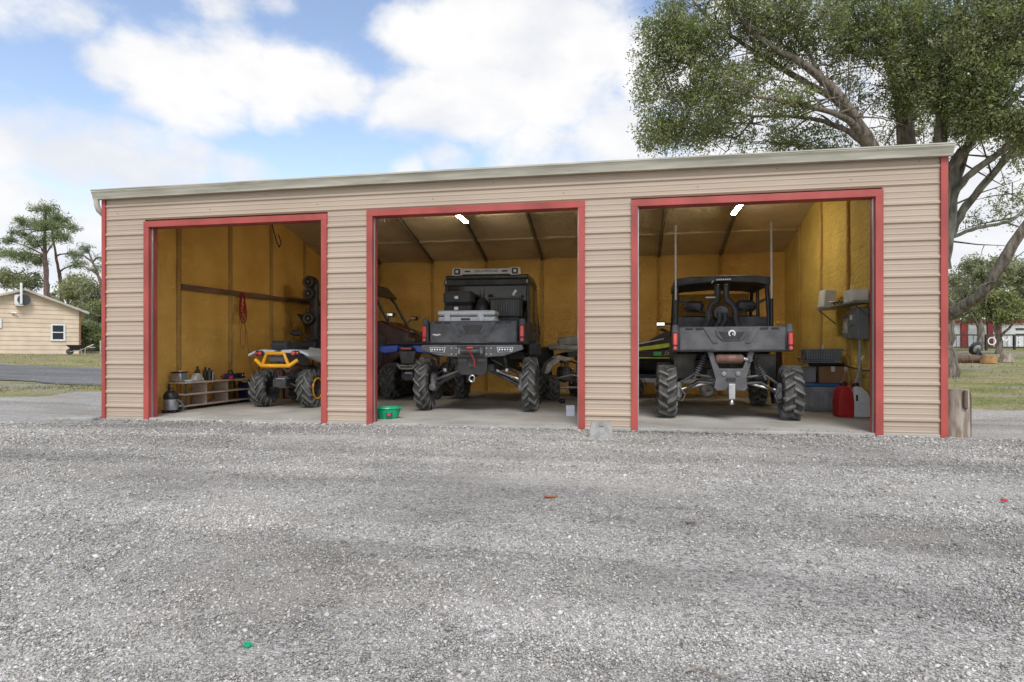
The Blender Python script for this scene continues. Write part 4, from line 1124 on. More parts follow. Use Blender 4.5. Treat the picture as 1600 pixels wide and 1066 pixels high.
MB().tube([(-.36, -.42, .50), (-.1, -.4, .56), (.2, -.4, .52)], .02, 6).build('nerf_bar', 'bright_steel', sq, smooth=True)
MB().tube([(-.36, .9, 1.14), (-.12, 1.0, 1.1), (.12, 1.0, 1.1), (.36, .9, 1.14)], .014, 8).build('handlebar', 'frame_steel', sq, smooth=True)
MB().prism([(-.35, .94), (.7, .93), (.72, 1.0), (.2, 1.04), (-.32, 1.06)], .28, 'YZ', -.14).build('seat', 'black_plastic', sq, bevel=.03)
c_ = to_world(sq, (.02, -.05, 1.07))
tag(MB().cbox((0, 0, .06), (.98, .5, .12), .04, (0, .06, 0)).build('seat_pad', 'grey_foam_pad', smooth=True), 'long flat grey foam pad laid across the muddy sport quad', 'pad')
bpy.context.view_layer.update()
pad = [o for o in col.objects if o.name == 'seat_pad'][0]; pad.location = c_ + Vector((-.02, 0, .0)); pad.rotation_euler = (0, 0, .1)
p2 = MB().cbox((0, 0, .1), (.86, .42, .2), .04, (0, -.10, .1)).build('seat_cushion', 'grey_foam_pad', smooth=True)
tag(p2, 'thick grey cushion stacked on the flat pad over the sport quad', 'cushion'); p2.location = c_ + Vector((.12, .03, .13))

# maroon side-by-side, parked crosswise, nose to the right
rs = thing('side_by_side', 'dark maroon side by side with roll cage and speaker tower behind the quads', 'utility vehicle', (1.15, 5.9, SLAB), -R(90))
# local: +y forward (world +x), +x = world -y (towards the camera)
w = make_wheel(.4, .3, 14, rs, lug=.04, lw=.045, rim=.5)
put_wheels(w, rs, [(.62, 0, .4, False, 0), (-.62, 0, .4, True, 0), (.62, 1.75, .4, False, 0), (-.62, 1.75, .4, True, 0)])
MB().b2((-.5, -.1, .5), (.5, 1.9, .66)).build('chassis', 'frame_steel', rs)
MB().prism([(.15, .62), (1.4, .6), (1.78, .86), (2.12, 1.1), (2.1, 1.52), (1.7, 1.66), (1.42, 1.8), (.9, 1.66), (.2, 1.5)], 1.3, 'YZ', -.65).build('body', 'maroon_body', rs, bevel=.04)
MB().prism([(-.42, 1.32), (.25, 1.1), (.25, 1.62), (-.05, 1.66), (-.42, 2.0), (-.47, 1.98), (-.2, 1.5)], 1.36, 'YZ', -.68).build('rear_quarter', 'maroon_body', rs, bevel=.02)
MB().prism([(-.75, 1.98), (-.1, 1.9), (-.02, 1.6), (-.25, 1.36)], .05, 'YZ', .64).build('rear_fin', 'black_body', rs, bevel=.01)
MB().prism([(.72, .7), (1.4, .72), (1.55, 1.35), (1.3, 1.6), (.75, 1.5)], .03, 'YZ', .651).build('door', 'black_plastic', rs, bevel=.01)
for s in (-1, 1):
    MB().tube([(s * .62, 1.62, 1.68), (s * .60, 1.28, 2.28), (s * .58, 1.0, 2.62), (s * .58, .1, 2.68), (s * .6, -.1, 2.4), (s * .62, -.15, 1.55)], .035, 10).build('cage_tube', 'black_body', rs, smooth=True)
    MB().tube([(s * .61, .75, 1.5), (s * .58, .7, 2.62)], .03, 10).build('cage_tube', 'black_body', rs, smooth=True)
    mr = MB().cbox((s * .8, 1.72, 1.92), (.1, .22, .1), .03).tube([(s * .64, 1.58, 1.78), (s * .76, 1.66, 1.9)], .014, 6).build('wing_mirror', 'black_body', rs)
    MB().cbox((s * .8, 1.70, 1.92), (.11, .15, .07), .01).build('mirror_glass', 'mirror_glass', mr)
MB().prism([(-.1, 2.66), (1.05, 2.6), (1.3, 2.36), (1.32, 2.42), (1.08, 2.70), (.1, 2.78), (-.1, 2.74)], 1.26, 'YZ', -.63).build('roof', 'black_body', rs, bevel=.02)
tw_ = MB().cbox((.70, -.27, 1.98), (.2, .2, 1.5), .05).build('speaker_tower', 'black_plastic', rs)
for z in (2.72, 2.44, 1.85):
    sp = MB().lathe([(.001, .16), (.14, .16), (.155, .1), (.15, 0), (.13, -.13), (.001, -.14)], (.74, -.33, z), 'X', 20).build('speaker_pod', 'black_body', rs, smooth=True)
    MB().lathe([(.13, .162), (.12, .175), (.06, .15), (.04, .155), (.001, .17)], (.74, -.33, z), 'X', 20).build('speaker_cone', 'grey_plastic', sp, smooth=True)
    MB().lathe([(.001, .182), (.022, .178), (.026, .15)], (.74, -.33, z), 'X', 10).build('dust_cap', 'bright_steel', sp, smooth=True)
MB().cbox((.3, .45, 1.6), (.46, .4, .5), .08).build('seat', 'black_plastic', rs, smooth=True)

# ---------------------------------------------------------------- watercraft on its trailer
wc = thing('watercraft', 'black personal watercraft with lime stripe behind the open vehicle', 'watercraft', (9.0, 6.15, SLAB + .52), 0)
# nose to the right (+x)
hull = MB(); secs = []
for (x, hw_, zb_, zm, zt_) in ((-1.5, .52, .08, .40, .48), (-.9, .58, .03, .40, .50), (0, .6, .0, .42, .56), (.8, .52, .06, .50, .68), (1.35, .26, .22, .60, .76), (1.58, .05, .5, .68, .78)):
    secs.append([(x, -hw_ * .25, zb_), (x, -hw_ * .8, zb_ + .14), (x, -hw_, zm), (x, -hw_ * .86, zt_), (x, hw_ * .86, zt_), (x, hw_, zm), (x, hw_ * .8, zb_ + .14), (x, hw_ * .25, zb_)])
vs = [p for s_ in secs for p in s_]
fs = [(i * 8 + j, i * 8 + (j + 1) % 8, (i + 1) * 8 + (j + 1) % 8, (i + 1) * 8 + j) for i in range(5) for j in range(8)] + [tuple(range(8)), tuple(range(40, 48))[::-1]]
hull.add(vs, fs).build('hull', 'black_body', wc, bevel=.015)
deck = [(-1.35, .5), (-1.2, .62), (-.5, .74), (-.35, .72), (.1, .98), (.35, 1.02), (.9, .86), (1.5, .80), (1.5, .76), (.8, .66), (0, .56)]
MB().prism(deck, .56, 'XZ', -.28).build('deck', 'black_plastic', wc, bevel=.05)
MB().prism([(-1.3, .63), (-.5, .76), (-.3, .74), (-.1, .84), (-.2, .66)], .34, 'XZ', -.17).build('seat', 'black_plastic', wc, bevel=.04)
MB().prism([(-1.1, .545), (.0, .70), (.85, .83), (.85, .78), (0, .60), (-1.1, .50)], -.02, 'XZ', -.50).build('lime_stripe', 'lime', wc, bevel=.004)
MB().prism([(-.9, .64), (.1, .84), (.1, .815), (-.9, .615)], -.02, 'XZ', -.31).build('grey_stripe', 'silver_paint', wc)
MB().b2((-1.3, -.612, .385), (.62, -.585, .41)).build('rub_rail', 'lime', wc)
MB().b2((-.14, -.626, .445), (.03, -.60, .535)).build('registration_decal', 'green_sticker', wc)
text_mesh('/Xa', .13, 'muddy_white', wc, (.19, -.628, .49), (R(90), 0, 0), name='registration_letters')
MB().tube([(.05, -.36, 1.06), (.2, -.12, 1.0), (.2, .12, 1.0), (.05, .36, 1.06)], .018, 8).build('handlebar', 'frame_steel', wc, smooth=True)
tl = thing('boat_trailer', 'low aluminium trailer carrying the black watercraft', 'trailer', (8.9, 6.15, SLAB), 0)
for s in (-1, 1):
    MB().b2((-1.5, s * .45 - .04, .36), (1.6, s * .45 + .04, .46)).build('side_rail', 'bright_steel', tl, bevel=.006)
    MB().b2((-1.2, s * .25 - .05, .46), (1.0, s * .25 + .05, .54)).build('bunk', 'grey_plastic', tl, bevel=.01)
    t_ = tyre_mesh(.26, .15, 16, lug=.012, lw=.03, rim=.55)[0].build('wheel', 'rubber', tl, smooth=True); t_.location = (-.5, s * .62, .26); t_.rotation_euler = (0, 0, R(90))
    MB().lathe([(.3, -.1), (.31, -.1), (.31, .1), (.3, .1)], (-.5, s * .62, .27), 'Y', 12, -PI / 2, PI / 2).build('mudguard', 'frame_steel', tl, smooth=True)
for x in (-1.4, 0, 1.4): MB().b2((x - .04, -.42, .30), (x + .04, .42, .36)).build('cross_member', 'bright_steel', tl, bevel=.006)
MB().b2((-1.62, -.62, .16), (-.9, -.56, .24)).build('light_bracket', 'bright_steel', tl, bevel=.006)
MB().tube([(1.6, 0, .4), (2.2, 0, .4)], .04, 8).build('drawbar', 'bright_steel', tl)
# ================================================================== things in and around the garage
mat('plywood', (.52, .42, .35), .7, c2=(.4, .31, .25), vscale=3, stretch=(1, 8, 8), spec=.25)
mat('old_wood', (.24, .13, .07), .8, c2=(.14, .075, .04), vscale=4, stretch=(1, .4, 6))
mat('dark_wood', (.055, .018, .014), .6, var=.2)
mat('cardboard', (.36, .21, .12), .85, c2=(.28, .16, .09), vscale=4, spec=.2)
mat('cardboard_dark', (.2, .12, .075), .85, var=.15)
mat('paper_white', (.72, .72, .71), .8, var=.06)
mat('label_ink', (.08, .08, .1), .8)
mat('navy_plastic', (.02, .03, .12), .45, var=.1)
mat('can_red', (.5, .02, .025), .45, c2=(.36, .015, .02), vscale=5)
mat('jug_white', (.62, .65, .66), .5, var=.06)
mat('tote_clear', (.36, .37, .38), .4, c2=(.24, .25, .26), vscale=5)
mat('tote_blue', (.03, .16, .42), .45, var=.08)
mat('basket_grey', (.22, .24, .27), .55, var=.08)
mat('panel_grey', (.2, .22, .235), .45, c2=(.16, .175, .19), vscale=4)
mat('conduit', (.36, .37, .37), .5, var=.1)
mat('pan_green', (.01, .42, .2), .35, c2=(.008, .33, .15), vscale=6)
mat('tube_light', (1.0, .93, .76), .5, emit=56.0)
mat('rope_orange', (.45, .16, .05), .8, var=.2)
mat('block_concrete', (.36, .355, .33), .9, c2=(.26, .255, .235), vscale=14, bump=.3, bscale=70, spec=.2)
mat('log_bark', (.17, .115, .08), .9, c2=(.11, .08, .06), vscale=6, stretch=(3, 3, .5), bump=.8, bscale=14, spec=.2)
mat('log_pale', (.37, .325, .27), .9, c2=(.22, .17, .13), vscale=6, stretch=(2.2, 2.2, .5), bump=.5, bscale=16, spec=.2, lo=.42, hi=.58)
mat('stump_orange', (.42, .24, .11), .85, c2=(.28, .15, .075), vscale=8, spec=.2)
mat('leaf_litter', (.35, .12, .04), .8, var=.2)
mat('bottle_black', (.02, .02, .022), .35, var=.1)
mat('cloth_blue', (.38, .55, .6), .8, var=.1)
mat('zinc', (.4, .41, .43), .4, metal=.6, c2=(.28, .29, .3), vscale=6)

# ---- shop lights
def shop_light(x, y0, y1, z, label):
    t = thing('shop_light', label, 'light', (x, (y0 + y1) / 2, z)); L_ = y1 - y0
    MB().b2((-.05, -L_ / 2, .012), (.05, L_ / 2, .05)).build('housing', 'white_plastic', t, bevel=.008)
    for s in (-1, 1):
        MB().tube([(s * .028, -L_ / 2 + .04, -.006), (s * .028, L_ / 2 - .04, -.006)], .014, 10).build('tube', 'tube_light', t, smooth=True)
        MB().b2((-.048, s * (L_ / 2 - .03) - .015, -.024), (.048, s * (L_ / 2 - .03) + .015, .0115)).build('end_cap', 'white_plastic', t)
        zc = ceil_z(t.location.y + s * L_ * .35) - z
        MB().tube([(0, s * L_ * .35, .06), (0, s * L_ * .35, max(zc, .09))], .004, 5).build('hanger_chain', 'galv_steel', t)
    return t
shop_light(4.76, 3.62, 4.82, 3.98, 'lit twin tube light hanging over the lifted vehicle')
shop_light(10.43, 3.62, 4.78, 3.93, 'lit twin tube light hanging over the snorkelled vehicle')
for (q, lb_) in (((597, 343), 'white twin bracket under the ceiling above the side by side'), ((1049, 324), 'white twin bracket under the ceiling above the left whip')):
    p = PY(*q, 3.3)
    t = thing('ceiling_bracket', lb_, 'bracket', p)
    for s in (-1, 1): MB().cbox((s * .035, 0, 0), (.03, .05, .12), .006).build('prong', 'muddy_white', t)
    MB().b2((-.07, -.03, .06), (.07, .03, .08)).build('plate', 'muddy_white', t)
    MB().tube([(0, 0, .08), (0, 0, max(.1, ceil_z(3.3) - p.z))], .006, 5).build('drop_rod', 'galv_steel', t)

# ---- left wall
wb = MB()
for i in range(8):
    a = i / 8.0; b = (i + 1) / 8.0
    y0, y1 = 1.56 + 5.6 * a, 1.56 + 5.6 * b
    wb.box((IX0 + .055, (y0 + y1) / 2, 2.30 + .1 * (a + b) / 2), (.045, (y1 - y0), .10 + random.uniform(-.01, .015)), (.017, 0, 0))
tag(wb.build('wall_board', 'old_wood'), 'long weathered wooden board nailed along the left foam wall', 'board')
rope = thing('rope_coil', 'dark red rope coil hanging from the wall board', 'rope', (IX0 + .12, 3.33, 2.36))
for k in range(6):
    w_, h_ = .05 + .012 * k, .30 + .07 * k
    pts = [(.02 * math.sin(k + a), w_ * math.sin(a) * (1 - .35 * math.cos(a)), -h_ / 2 + h_ / 2 * math.cos(a)) for a in [2 * PI * i / 18 for i in range(18)]]
    MB().tube(pts + pts[:1], .011, 6).build('strand', 'red_rope', rope, smooth=True)
MB().tube([(.02, .07 * math.sin(i * .6), -.22 - .02 * i) for i in range(6)], .02, 6).build('wrap', 'red_rope', rope, smooth=True)
MB().tube([(.01, .0, -.5), (.02, -.1, -.8), (.02, -.12, -1.05), (.02, -.02, -1.2), (.02, .07, -1.05), (.02, .06, -.75), (.0, .0, -.5)], .007, 5).tube([(.01, .02, -.5), (.02, .12, -.95), (.02, .2, -1.4), (.03, .33, -1.75), (.05, .4, -2.2)], .007, 5).build('loose_end', 'rope_orange', rope, smooth=True)
cl = MB().tube([(IX0 + .1, 4.45, 4.1), (IX0 + .14, 4.5, 3.85), (IX0 + .15, 4.62, 3.62), (IX0 + .15, 4.7, 3.55), (IX0 + .15, 4.78, 3.68), (IX0 + .12, 4.7, 3.85)], .012, 6)
tag(cl.build('cable_loop', 'bottle_black', smooth=True), 'black cable loop dangling high on the left wall', 'cable')

# ---- bench shelf
BX0, BX1, BY0, BY1, BH = .15, .52, 1.22, 3.15, .50
bn = thing('bench_shelf', 'low plywood bench shelf with two open shelves against left wall', 'shelf', (0, 0, SLAB))
for z, n_ in ((.06, 'bottom_board'), (.265, 'middle_board'), (BH - .025, 'top_board')):
    MB().b2((BX0 + .01, BY0, z), (BX1, BY1, z + .025)).build(n_, 'plywood', bn, bevel=.003)
for x in (BX0 + .0, BX1 - .035):
    for y in (BY0 + .002, BY1 - .032): MB().b2((x + .003, y, 0), (x + .032, y + .03, BH - .026)).build('leg', 'frame_steel', bn)
for y in (BY0 + .62, BY0 + 1.25):
    for z0, z1 in ((.086, .264), (.291, .474)): MB().b2((BX0 + .02, y, z0), (BX1 - .05, y + .02, z1)).build('divider', 'plywood', bn)
topz = SLAB + BH
def bench_at(px, py_, x): 
    d = ray(px, py_); t = (x - CAM[0]) / d.x; return Vector(CAM) + d * t
o = thing('paint_can', 'square grey metal can on the near end of the bench', 'can', (.30, 1.33, topz))
MB().cbox((0, 0, .085), (.21, .19, .17), .02).build('body', 'zinc', o, smooth=True); MB().cbox((0, 0, .178), (.22, .2, .02), .006).build('lid', 'bottle_black', o)
MB().cbox((.02, 0, .195), (.05, .03, .02), .006).build('cap', 'paper_white', o)
def bottle(label, x, y, r, h, m, cap='bottle_black', cat='bottle', nm='bottle'):
    o = thing(nm, label, cat, (x, y, topz))
    MB().lathe([(.001, 0), (r, 0), (r, h * .66), (r * .75, h * .76), (r * .36, h * .82), (r * .36, h * .9), (.001, h * .9)], n=14).build('body', m, o, smooth=True)
    MB().lathe([(r * .42, h * .86), (r * .42, h), (.001, h)], n=12).build('cap', cap, o, smooth=True)
    return o
bottle('tall black oil bottle standing at the wall end of the bench', .22, 1.92, .05, .27, 'bottle_black')
bottle('black slant topped bottle next to the tall oil bottle', .24, 2.12, .045, .25, 'bottle_black')
bottle('black spray can in front of the red tool on the bench', .40, 2.02, .05, .24, 'bottle_black', 'bottle_black', 'can', 'spray_can')
bottle('grey spray can between the papers and the red tool', .33, 2.2, .045, .2, 'zinc', 'grey_plastic', 'can', 'spray_can')
o = MB().prism([(-.14, .0), (.14, .0), (.12, .05), (.02, .15), (-.05, .13)], .12, 'YZ', -.06).build('paper_sack', 'muddy_white', bevel=.02); o.location = (.36, 1.72, topz); tag(o, 'crumpled pale paper sack on the bench top', 'sack')
o = MB().cbox((0, 0, .015), (.16, .26, .03), .012, (0, .08, .15)).build('shop_rag', 'cloth_blue', smooth=True); o.location = (.40, 1.46, topz + .006); tag(o, 'folded light blue rag on the bench near the can', 'rag')
o = thing('power_drill', 'red and black power drill lying on the bench', 'drill', (.40, 2.42, topz), .5)
MB().tube([(0, -.12, .06), (0, .08, .06)], [.035, .042], 12).build('motor_case', 'can_red', o, smooth=True); MB().tube([(0, -.12, .06), (0, -.2, .06)], [.025, .012], 10).build('chuck', 'bottle_black', o, smooth=True)
MB().cbox((.06, .06, .03), (.16, .05, .05), .015).build('handle', 'bottle_black', o); MB().cbox((.15, .06, .035), (.07, .1, .07), .012).build('battery', 'can_red', o)
o = thing('tool_bag', 'low navy tool bag with black handle on the bench', 'bag', (.36, 2.72, topz), .1)
MB().cbox((0, 0, .055), (.2, .3, .11), .04).build('body', 'navy_plastic', o, smooth=True); MB().tube([(0, -.1, .1), (0, -.06, .17), (0, .06, .17), (0, .1, .1)], .014, 8).build('handle', 'bottle_black', o, smooth=True)
o = thing('battery_charger', 'small black charger at the far end of the bench', 'charger', (.38, 3.02, topz), .05)
MB().cbox((0, 0, .055), (.14, .16, .11), .02).build('body', 'bottle_black', o)
for k in (-1, 1): MB().cbox((.072, k * .04, .07), (.01, .025, .04), .004).build('label', 'paper_white', o)
o = thing('shop_vacuum', 'grey canister shop vacuum with black lid at the left door jamb', 'vacuum', (.56, .80, SLAB), .3)
o.scale = (.72, .72, .78)
MB().lathe([(.001, .06), (.15, .06), (.16, .1), (.165, .30), (.15, .32)], n=20).build('canister', 'zinc', o, smooth=True); MB().lathe([(.17, .30), (.175, .34), (.16, .40), (.1, .47), (.04, .49), (.001, .49)], n=20).build('motor_head', 'bottle_black', o, smooth=True)
MB().tube([(-.06, 0, .47), (-.05, 0, .54), (.05, 0, .54), (.06, 0, .47)], .014, 8).build('carry_handle', 'bottle_black', o, smooth=True)
MB().tube([(.15, -.05, .28), (.26, -.08, .25), (.30, -.02, .12), (.22, .1, .05), (.05, .22, .04)], .024, 8).build('hose', 'grey_plastic', o, smooth=True)
for a in (.6, 2.2, 3.8, 5.4):
    MB().cbox((.15 * math.cos(a), .15 * math.sin(a), .035), (.09, .09, .07), .02).build('caster', 'bottle_black', o)
o = thing('storage_bin', 'dark navy plastic bin at the far end of the bench', 'bin', (.36, 3.42, SLAB))
MB().box((0, 0, .2), (.3, .36, .4), taper=(1.12, 1.1)).build('body', 'navy_plastic', o, bevel=.02); MB().cbox((0, 0, .415), (.37, .43, .03), .01).build('rim', 'navy_plastic', o)
MB().cbox((0, -.22, .42), (.1, .02, .03), .006).build('clip', 'paper_white', o)
o = thing('cardboard_box', 'tall narrow cardboard box with white label near the quad', 'box', (.62, 4.05, SLAB), .2)
MB().cbox((0, 0, .40), (.22, .3, .80), .006).build('carton', 'cardboard', o); MB().b2((-.06, -.153, .4), (.06, -.1505, .62)).build('shipping_label', 'paper_white', o)
o = thing('cardboard_box', 'big dark cardboard box behind the quad bumper', 'box', (1.05, 4.35, SLAB), .08)
MB().cbox((0, 0, .40), (.62, .5, .80), .008).build('carton', 'cardboard_dark', o); MB().b2((-.03, -.2515, .0), (.03, -.2505, .8)).build('tape', 'cardboard', o)
o = MB().lathe([(.001, .0), (.14, .02), (.17, .1), (.12, .2), (.04, .24), (.001, .24)], n=12).build('plastic_bag', 'muddy_white', smooth=True); o.location = (.64, 4.06, SLAB + .8); tag(o, 'crumpled pale bag on top of the tall box', 'bag')

# ---- right corner of the right bay
RX = IX1
o = thing('wall_shelf', 'narrow wire bracket shelf with papers on the right wall', 'shelf', (RX, 2.85, 1.86))
MB().b2((-.32, -.95, 0), (-.03, .95, .022)).build('board', 'zinc', o, bevel=.004)
for y in (-.93, .93):
    MB().tube([(-.02, y * .93, -.25), (-.30, y * .93, -.005)], .010, 6).build('brace', 'grey_plastic', o)
    MB().b2((-.32, y - .012, .0221), (-.02, y + .012, .04)).build('end_strip', 'zinc', o)
shz = 1.883
o = MB().cbox((0, 0, .17), (.20, .34, .33), .02, (0, .1, 0)).build('paper_stack', 'paper_white'); o.location = (RX - .2, 3.6, shz); tag(o, 'white carton standing at the far end of wall shelf', 'carton')
o = MB().cbox((0, 0, .1), (.24, .4, .2), .01).build('parts_box', 'paper_white'); o.location = (RX - .18, 2.2, shz + .004); tag(o, 'white box lying at the near end of wall shelf', 'box')
o = thing('tool_heap', 'heap of dark hand tools in the middle of the shelf', 'tools', (RX - .18, 2.9, shz + .003))
for k in range(7): MB().tube([(random.uniform(-.1, .08), -.35 + .1 * k, .02 + .01 * k), (random.uniform(-.08, .1), -.1 + .1 * k, .05 + random.uniform(0, .08))], random.uniform(.012, .028), 6).build('tool', ['bottle_black', 'old_wood', 'zinc'][k % 3], o)
o = thing('breaker_panel', 'grey electrical breaker box with stickers mounted on right wall', 'breaker box', (RX - .02, 2.28, 1.29))
MB().cbox((-.09, 0, .25), (.18, .38, .50), .01).build('enclosure', 'panel_grey', o)
dd = MB().cbox((-.186, 0, .25), (.012, .34, .46), .004).build('cover', 'panel_grey', o)
MB().b2((-.194, -.01, .32), (-.1922, .10, .40)).build('warning_label', 'paper_white', dd); MB().b2((-.194, .02, .20), (-.1922, .07, .24)).build('tag', 'label_ink', dd); MB().b2((-.194, -.08, .21), (-.1922, -.04, .25)).build('tag', 'navy_plastic', dd)
MB().tube([(-.08, -.02, .0), (-.08, -.02, -.6), (-.08, -.04, -1.245)], .028, 10).build('conduit', 'conduit', o, smooth=True)
o = thing('meter_panel', 'small grey meter box beyond the breaker box', 'electrical box', (RX - .01, 2.82, 1.33))
MB().cbox((-.06, 0, .19), (.12, .32, .38), .01).build('enclosure', 'basket_grey', o); MB().cbox((-.124, 0, .2), (.012, .2, .26), .004).build('cover', 'muddy_white', o)
MB().lathe([(.001, -.03), (.03, -.02), (.035, 0)], (-.125, .1, .1), 'X', 12).build('knob', 'bright_steel', o, smooth=True)
o = MB().tube([(RX - .06, 1.3, .78), (RX - .06, 2.2, .79), (RX - .06, 3.4, .86), (RX - .06, 5.0, .92), (RX - .06, 6.2, .95)], .012, 6).build('wall_cable', 'bottle_black', smooth=True); tag(o, 'thin black cable run along the right foam wall', 'cable')
o = thing('gas_can', 'red plastic fuel jug with black spout beside the white jug', 'fuel can', (11.69, 2.14, SLAB), .1)
def jug(o, w_, d_, h_, m, slant):
    MB().prism([(-w_ / 2, 0), (w_ / 2, 0), (w_ / 2, h_ * .5), (w_ * (.5 + slant[1]) / 2 + w_ * .06, h_ * .82), (w_ * slant[1], h_), (-w_ * slant[0], h_), (-w_ * (.5 + slant[0]) / 2 - w_ * .06, h_ * .82), (-w_ / 2, h_ * .5)], d_, 'XZ', -d_ / 2).build('body', m, o, bevel=.035, smooth=True)
jug(o, .25, .25, .50, 'can_red', (.2, .2))
MB().lathe([(.05, .48), (.055, .55), (.03, .57), (.001, .57)], n=14).build('cap', 'bottle_black', o, smooth=True)
MB().tube([(0, 0, .56), (.01, -.01, .68), (.05, -.01, .76)], .012, 8).build('hose', 'rope_orange', o, smooth=True)
MB().tube([(.10, -.02, .50), (.155, -.02, .44), (.15, -.02, .34)], .018, 8).build('handle', 'can_red', o, smooth=True)
o = thing('water_jug', 'white plastic jug with slanted shoulder next to the red fuel can', 'jug', (11.95, 2.16, SLAB), 0)
jug(o, .27, .24, .49, 'jug_white', (.42, -.05))
MB().lathe([(.05, .47), (.052, .53), (.03, .55), (.001, .55)], (-.07, 0, 0), n=14).build('cap', 'bottle_black', o, smooth=True)
MB().tube([(-.07, 0, .54), (-.02, 0, .74), (.02, 0, .92)], .013, 8).build('hose', 'conduit', o, smooth=True)
MB().tube([(.02, 0, .92), (.05, 0, .98)], .018, 8).build('hose_tip', 'paper_white', o, smooth=True)
MB().b2((-.105, -.124, .26), (-.075, -.1205, .36)).build('handle_hole', 'bottle_black', o)
o = thing('storage_tote', 'clear grey storage tote with bright blue lid on the floor', 'tote', (11.69, 3.30, SLAB), -.15)
MB().box((0, 0, .22), (.6, .46, .44), taper=(1.12, 1.12)).build('body', 'tote_clear', o, bevel=.025); MB().cbox((0, 0, .465), (.74, .58, .06), .015).build('lid', 'tote_blue', o)
for x in (-.18, .05, .2): MB().cbox((x, -.25, .2), (.09, .03, .3), .01).build('contents_shape', 'tote_clear', o)  # upright blocks hinting at the contents, in the same material as the body
tz = SLAB + .497
o = thing('cardboard_box', 'cardboard box with two white labels on the blue lidded tote', 'box', (11.84, 3.22, tz), -.1)
MB().cbox((0, 0, .145), (.46, .36, .29), .005).build('carton', 'cardboard', o)
for x in (-.04, .17): MB().b2((x, -.183, .20), (x + .06, -.1805, .29)).build('shipping_label', 'paper_white', o)
o = thing('small_tote', 'small clear tub squeezed beside the labelled cardboard box', 'tub', (11.47, 3.36, tz), -.1)
MB().box((0, 0, .13), (.24, .32, .26), taper=(1.1, 1.1)).build('body', 'tote_clear', o, bevel=.015); MB().cbox((0, 0, .275), (.28, .37, .03), .01).build('lid', 'basket_grey', o)
o = MB().cbox((0, 0, .03), (.50, .36, .055), .02).build('black_tray', 'bottle_black'); o.location = (11.76, 3.27, tz + .292); tag(o, 'shallow black tray under the grey laundry basket', 'tray')
o = thing('laundry_basket', 'grey perforated laundry basket on top of the pile', 'basket', (11.68, 3.27, tz + .352), -.1)
mb = MB(); nb = 14
for k in range(nb):                                     # upright strips leave slots between them
    u = -.5 + (k + .5) / nb
    for (fx_, fy_, wx, wy) in ((u * .54, -.2, .022, .012), (u * .54, .2, .022, .012)):
        mb.box((fx_, fy_ * 1.04, .13), (wx, wy, .2))
    if k < 10:
        v_ = -.5 + (k + .5) / 10
        for s in (-1, 1): mb.box((s * .29, v_ * .38, .13), (.012, .022, .2))
for z in (.03, .085, .135, .185): mb.b2((-.285, -.213, z), (.285, -.203, z + .016)).b2((-.296, -.2, z), (-.286, .2, z + .016)).b2((.286, -.2, z), (.296, .2, z + .016)).b2((-.285, .203, z), (.285, .213, z + .016))
mb.build('lattice_wall', 'basket_grey', o)
MB().b2((-.27, -.19, 0), (.27, .19, .02)).build('base', 'basket_grey', o)
rimp = [(-.31, -.23), (.31, -.23), (.31, .23), (-.31, .23), (-.31, -.23)]
MB().tube([(a, b, .235) for a, b in rimp], .017, 8).build('rim', 'basket_grey', o, smooth=True)
MB().cbox((0, 0, .12), (.5, .34, .2), .05).build('contents', 'grey_plastic', o)
MB().lathe([(.001, .22), (.02, .22), (.02, .3), (.008, .33), (.001, .34)], (.02, -.08, 0), n=10).build('bottle_neck', 'paper_white', o, smooth=True)
o = MB().cbox((0, 0, .62), (.11, .04, 1.24), .006, (-.10, 0, .1)).build('leaning_plank', 'dark_wood'); o.location = (11.28, 4.55, SLAB - .0); tag(o, 'dark maroon plank leaning upright behind the storage tote', 'plank')
o = thing('chair_bag', 'black folded camp chair bag leaning beside the dark plank', 'bag', (11.12, 4.2, SLAB), .1)
MB().tube([(0, 0, .04), (.0, .06, .4), (.02, .14, .88)], [.07, .085, .06], 10).build('sleeve', 'bottle_black', o, smooth=True); MB().tube([(.06, 0, .7), (.13, -.03, .5), (.08, 0, .25)], .012, 6).build('strap', 'bottle_black', o, smooth=True)

# ---- floor and yard
o = thing('feed_pan', 'bright green plastic feed pan by the door jamb', 'pan', (4.57, .60, SLAB))
MB().lathe([(.001, .005), (.15, 0), (.155, .01), (.195, .15), (.205, .155), (.215, .165), (.21, .175), (.19, .172), (.148, .022), (.001, .02)], n=32).build('bowl', 'pan_green', o, smooth=True)
for a in range(16): MB().tube([(.16 * math.cos(a * PI / 8), .16 * math.sin(a * PI / 8), .02), (.2 * math.cos(a * PI / 8), .2 * math.sin(a * PI / 8), .15)], .005, 5).build('rib', 'pan_green', o)
for a in (0, PI): MB().cbox((.225 * math.cos(a), .225 * math.sin(a), .168), (.06, .09, .014), .005).build('lug_handle', 'pan_green', o)
lbq = MB().b2((-.05, -.002, -.04), (.05, .002, .04)).build('sticker', 'bottle_black', o); lbq.location = (.09, -.158, .075); lbq.rotation_euler = (-.25, 0, .5)
MB().b2((-.03, -.004, -.02), (.02, -.0022, .015)).build('sticker_patch', 'can_red', lbq)
o = thing('salt_box', 'small pale lilac carton standing alone on the slab', 'carton', (7.36, 1.50, SLAB), .12)
mat('lilac_card', (.5, .5, .56), .7, var=.06)
MB().cbox((0, 0, .085), (.135, .12, .17), .004).build('carton', 'lilac_card', o); MB().b2((-.0675, -.0615, .13), (.0675, -.0602, .136)).build('seam', 'paper_white', o)
o = thing('axle_shaft', 'greasy black drive shaft lying on the slab by the sport quad', 'car part', (6.75, 3.9, SLAB + .05), .25)
MB().tube([(-.28, 0, 0), (.28, 0, 0)], .014, 8).build('shaft', 'frame_steel', o, smooth=True)
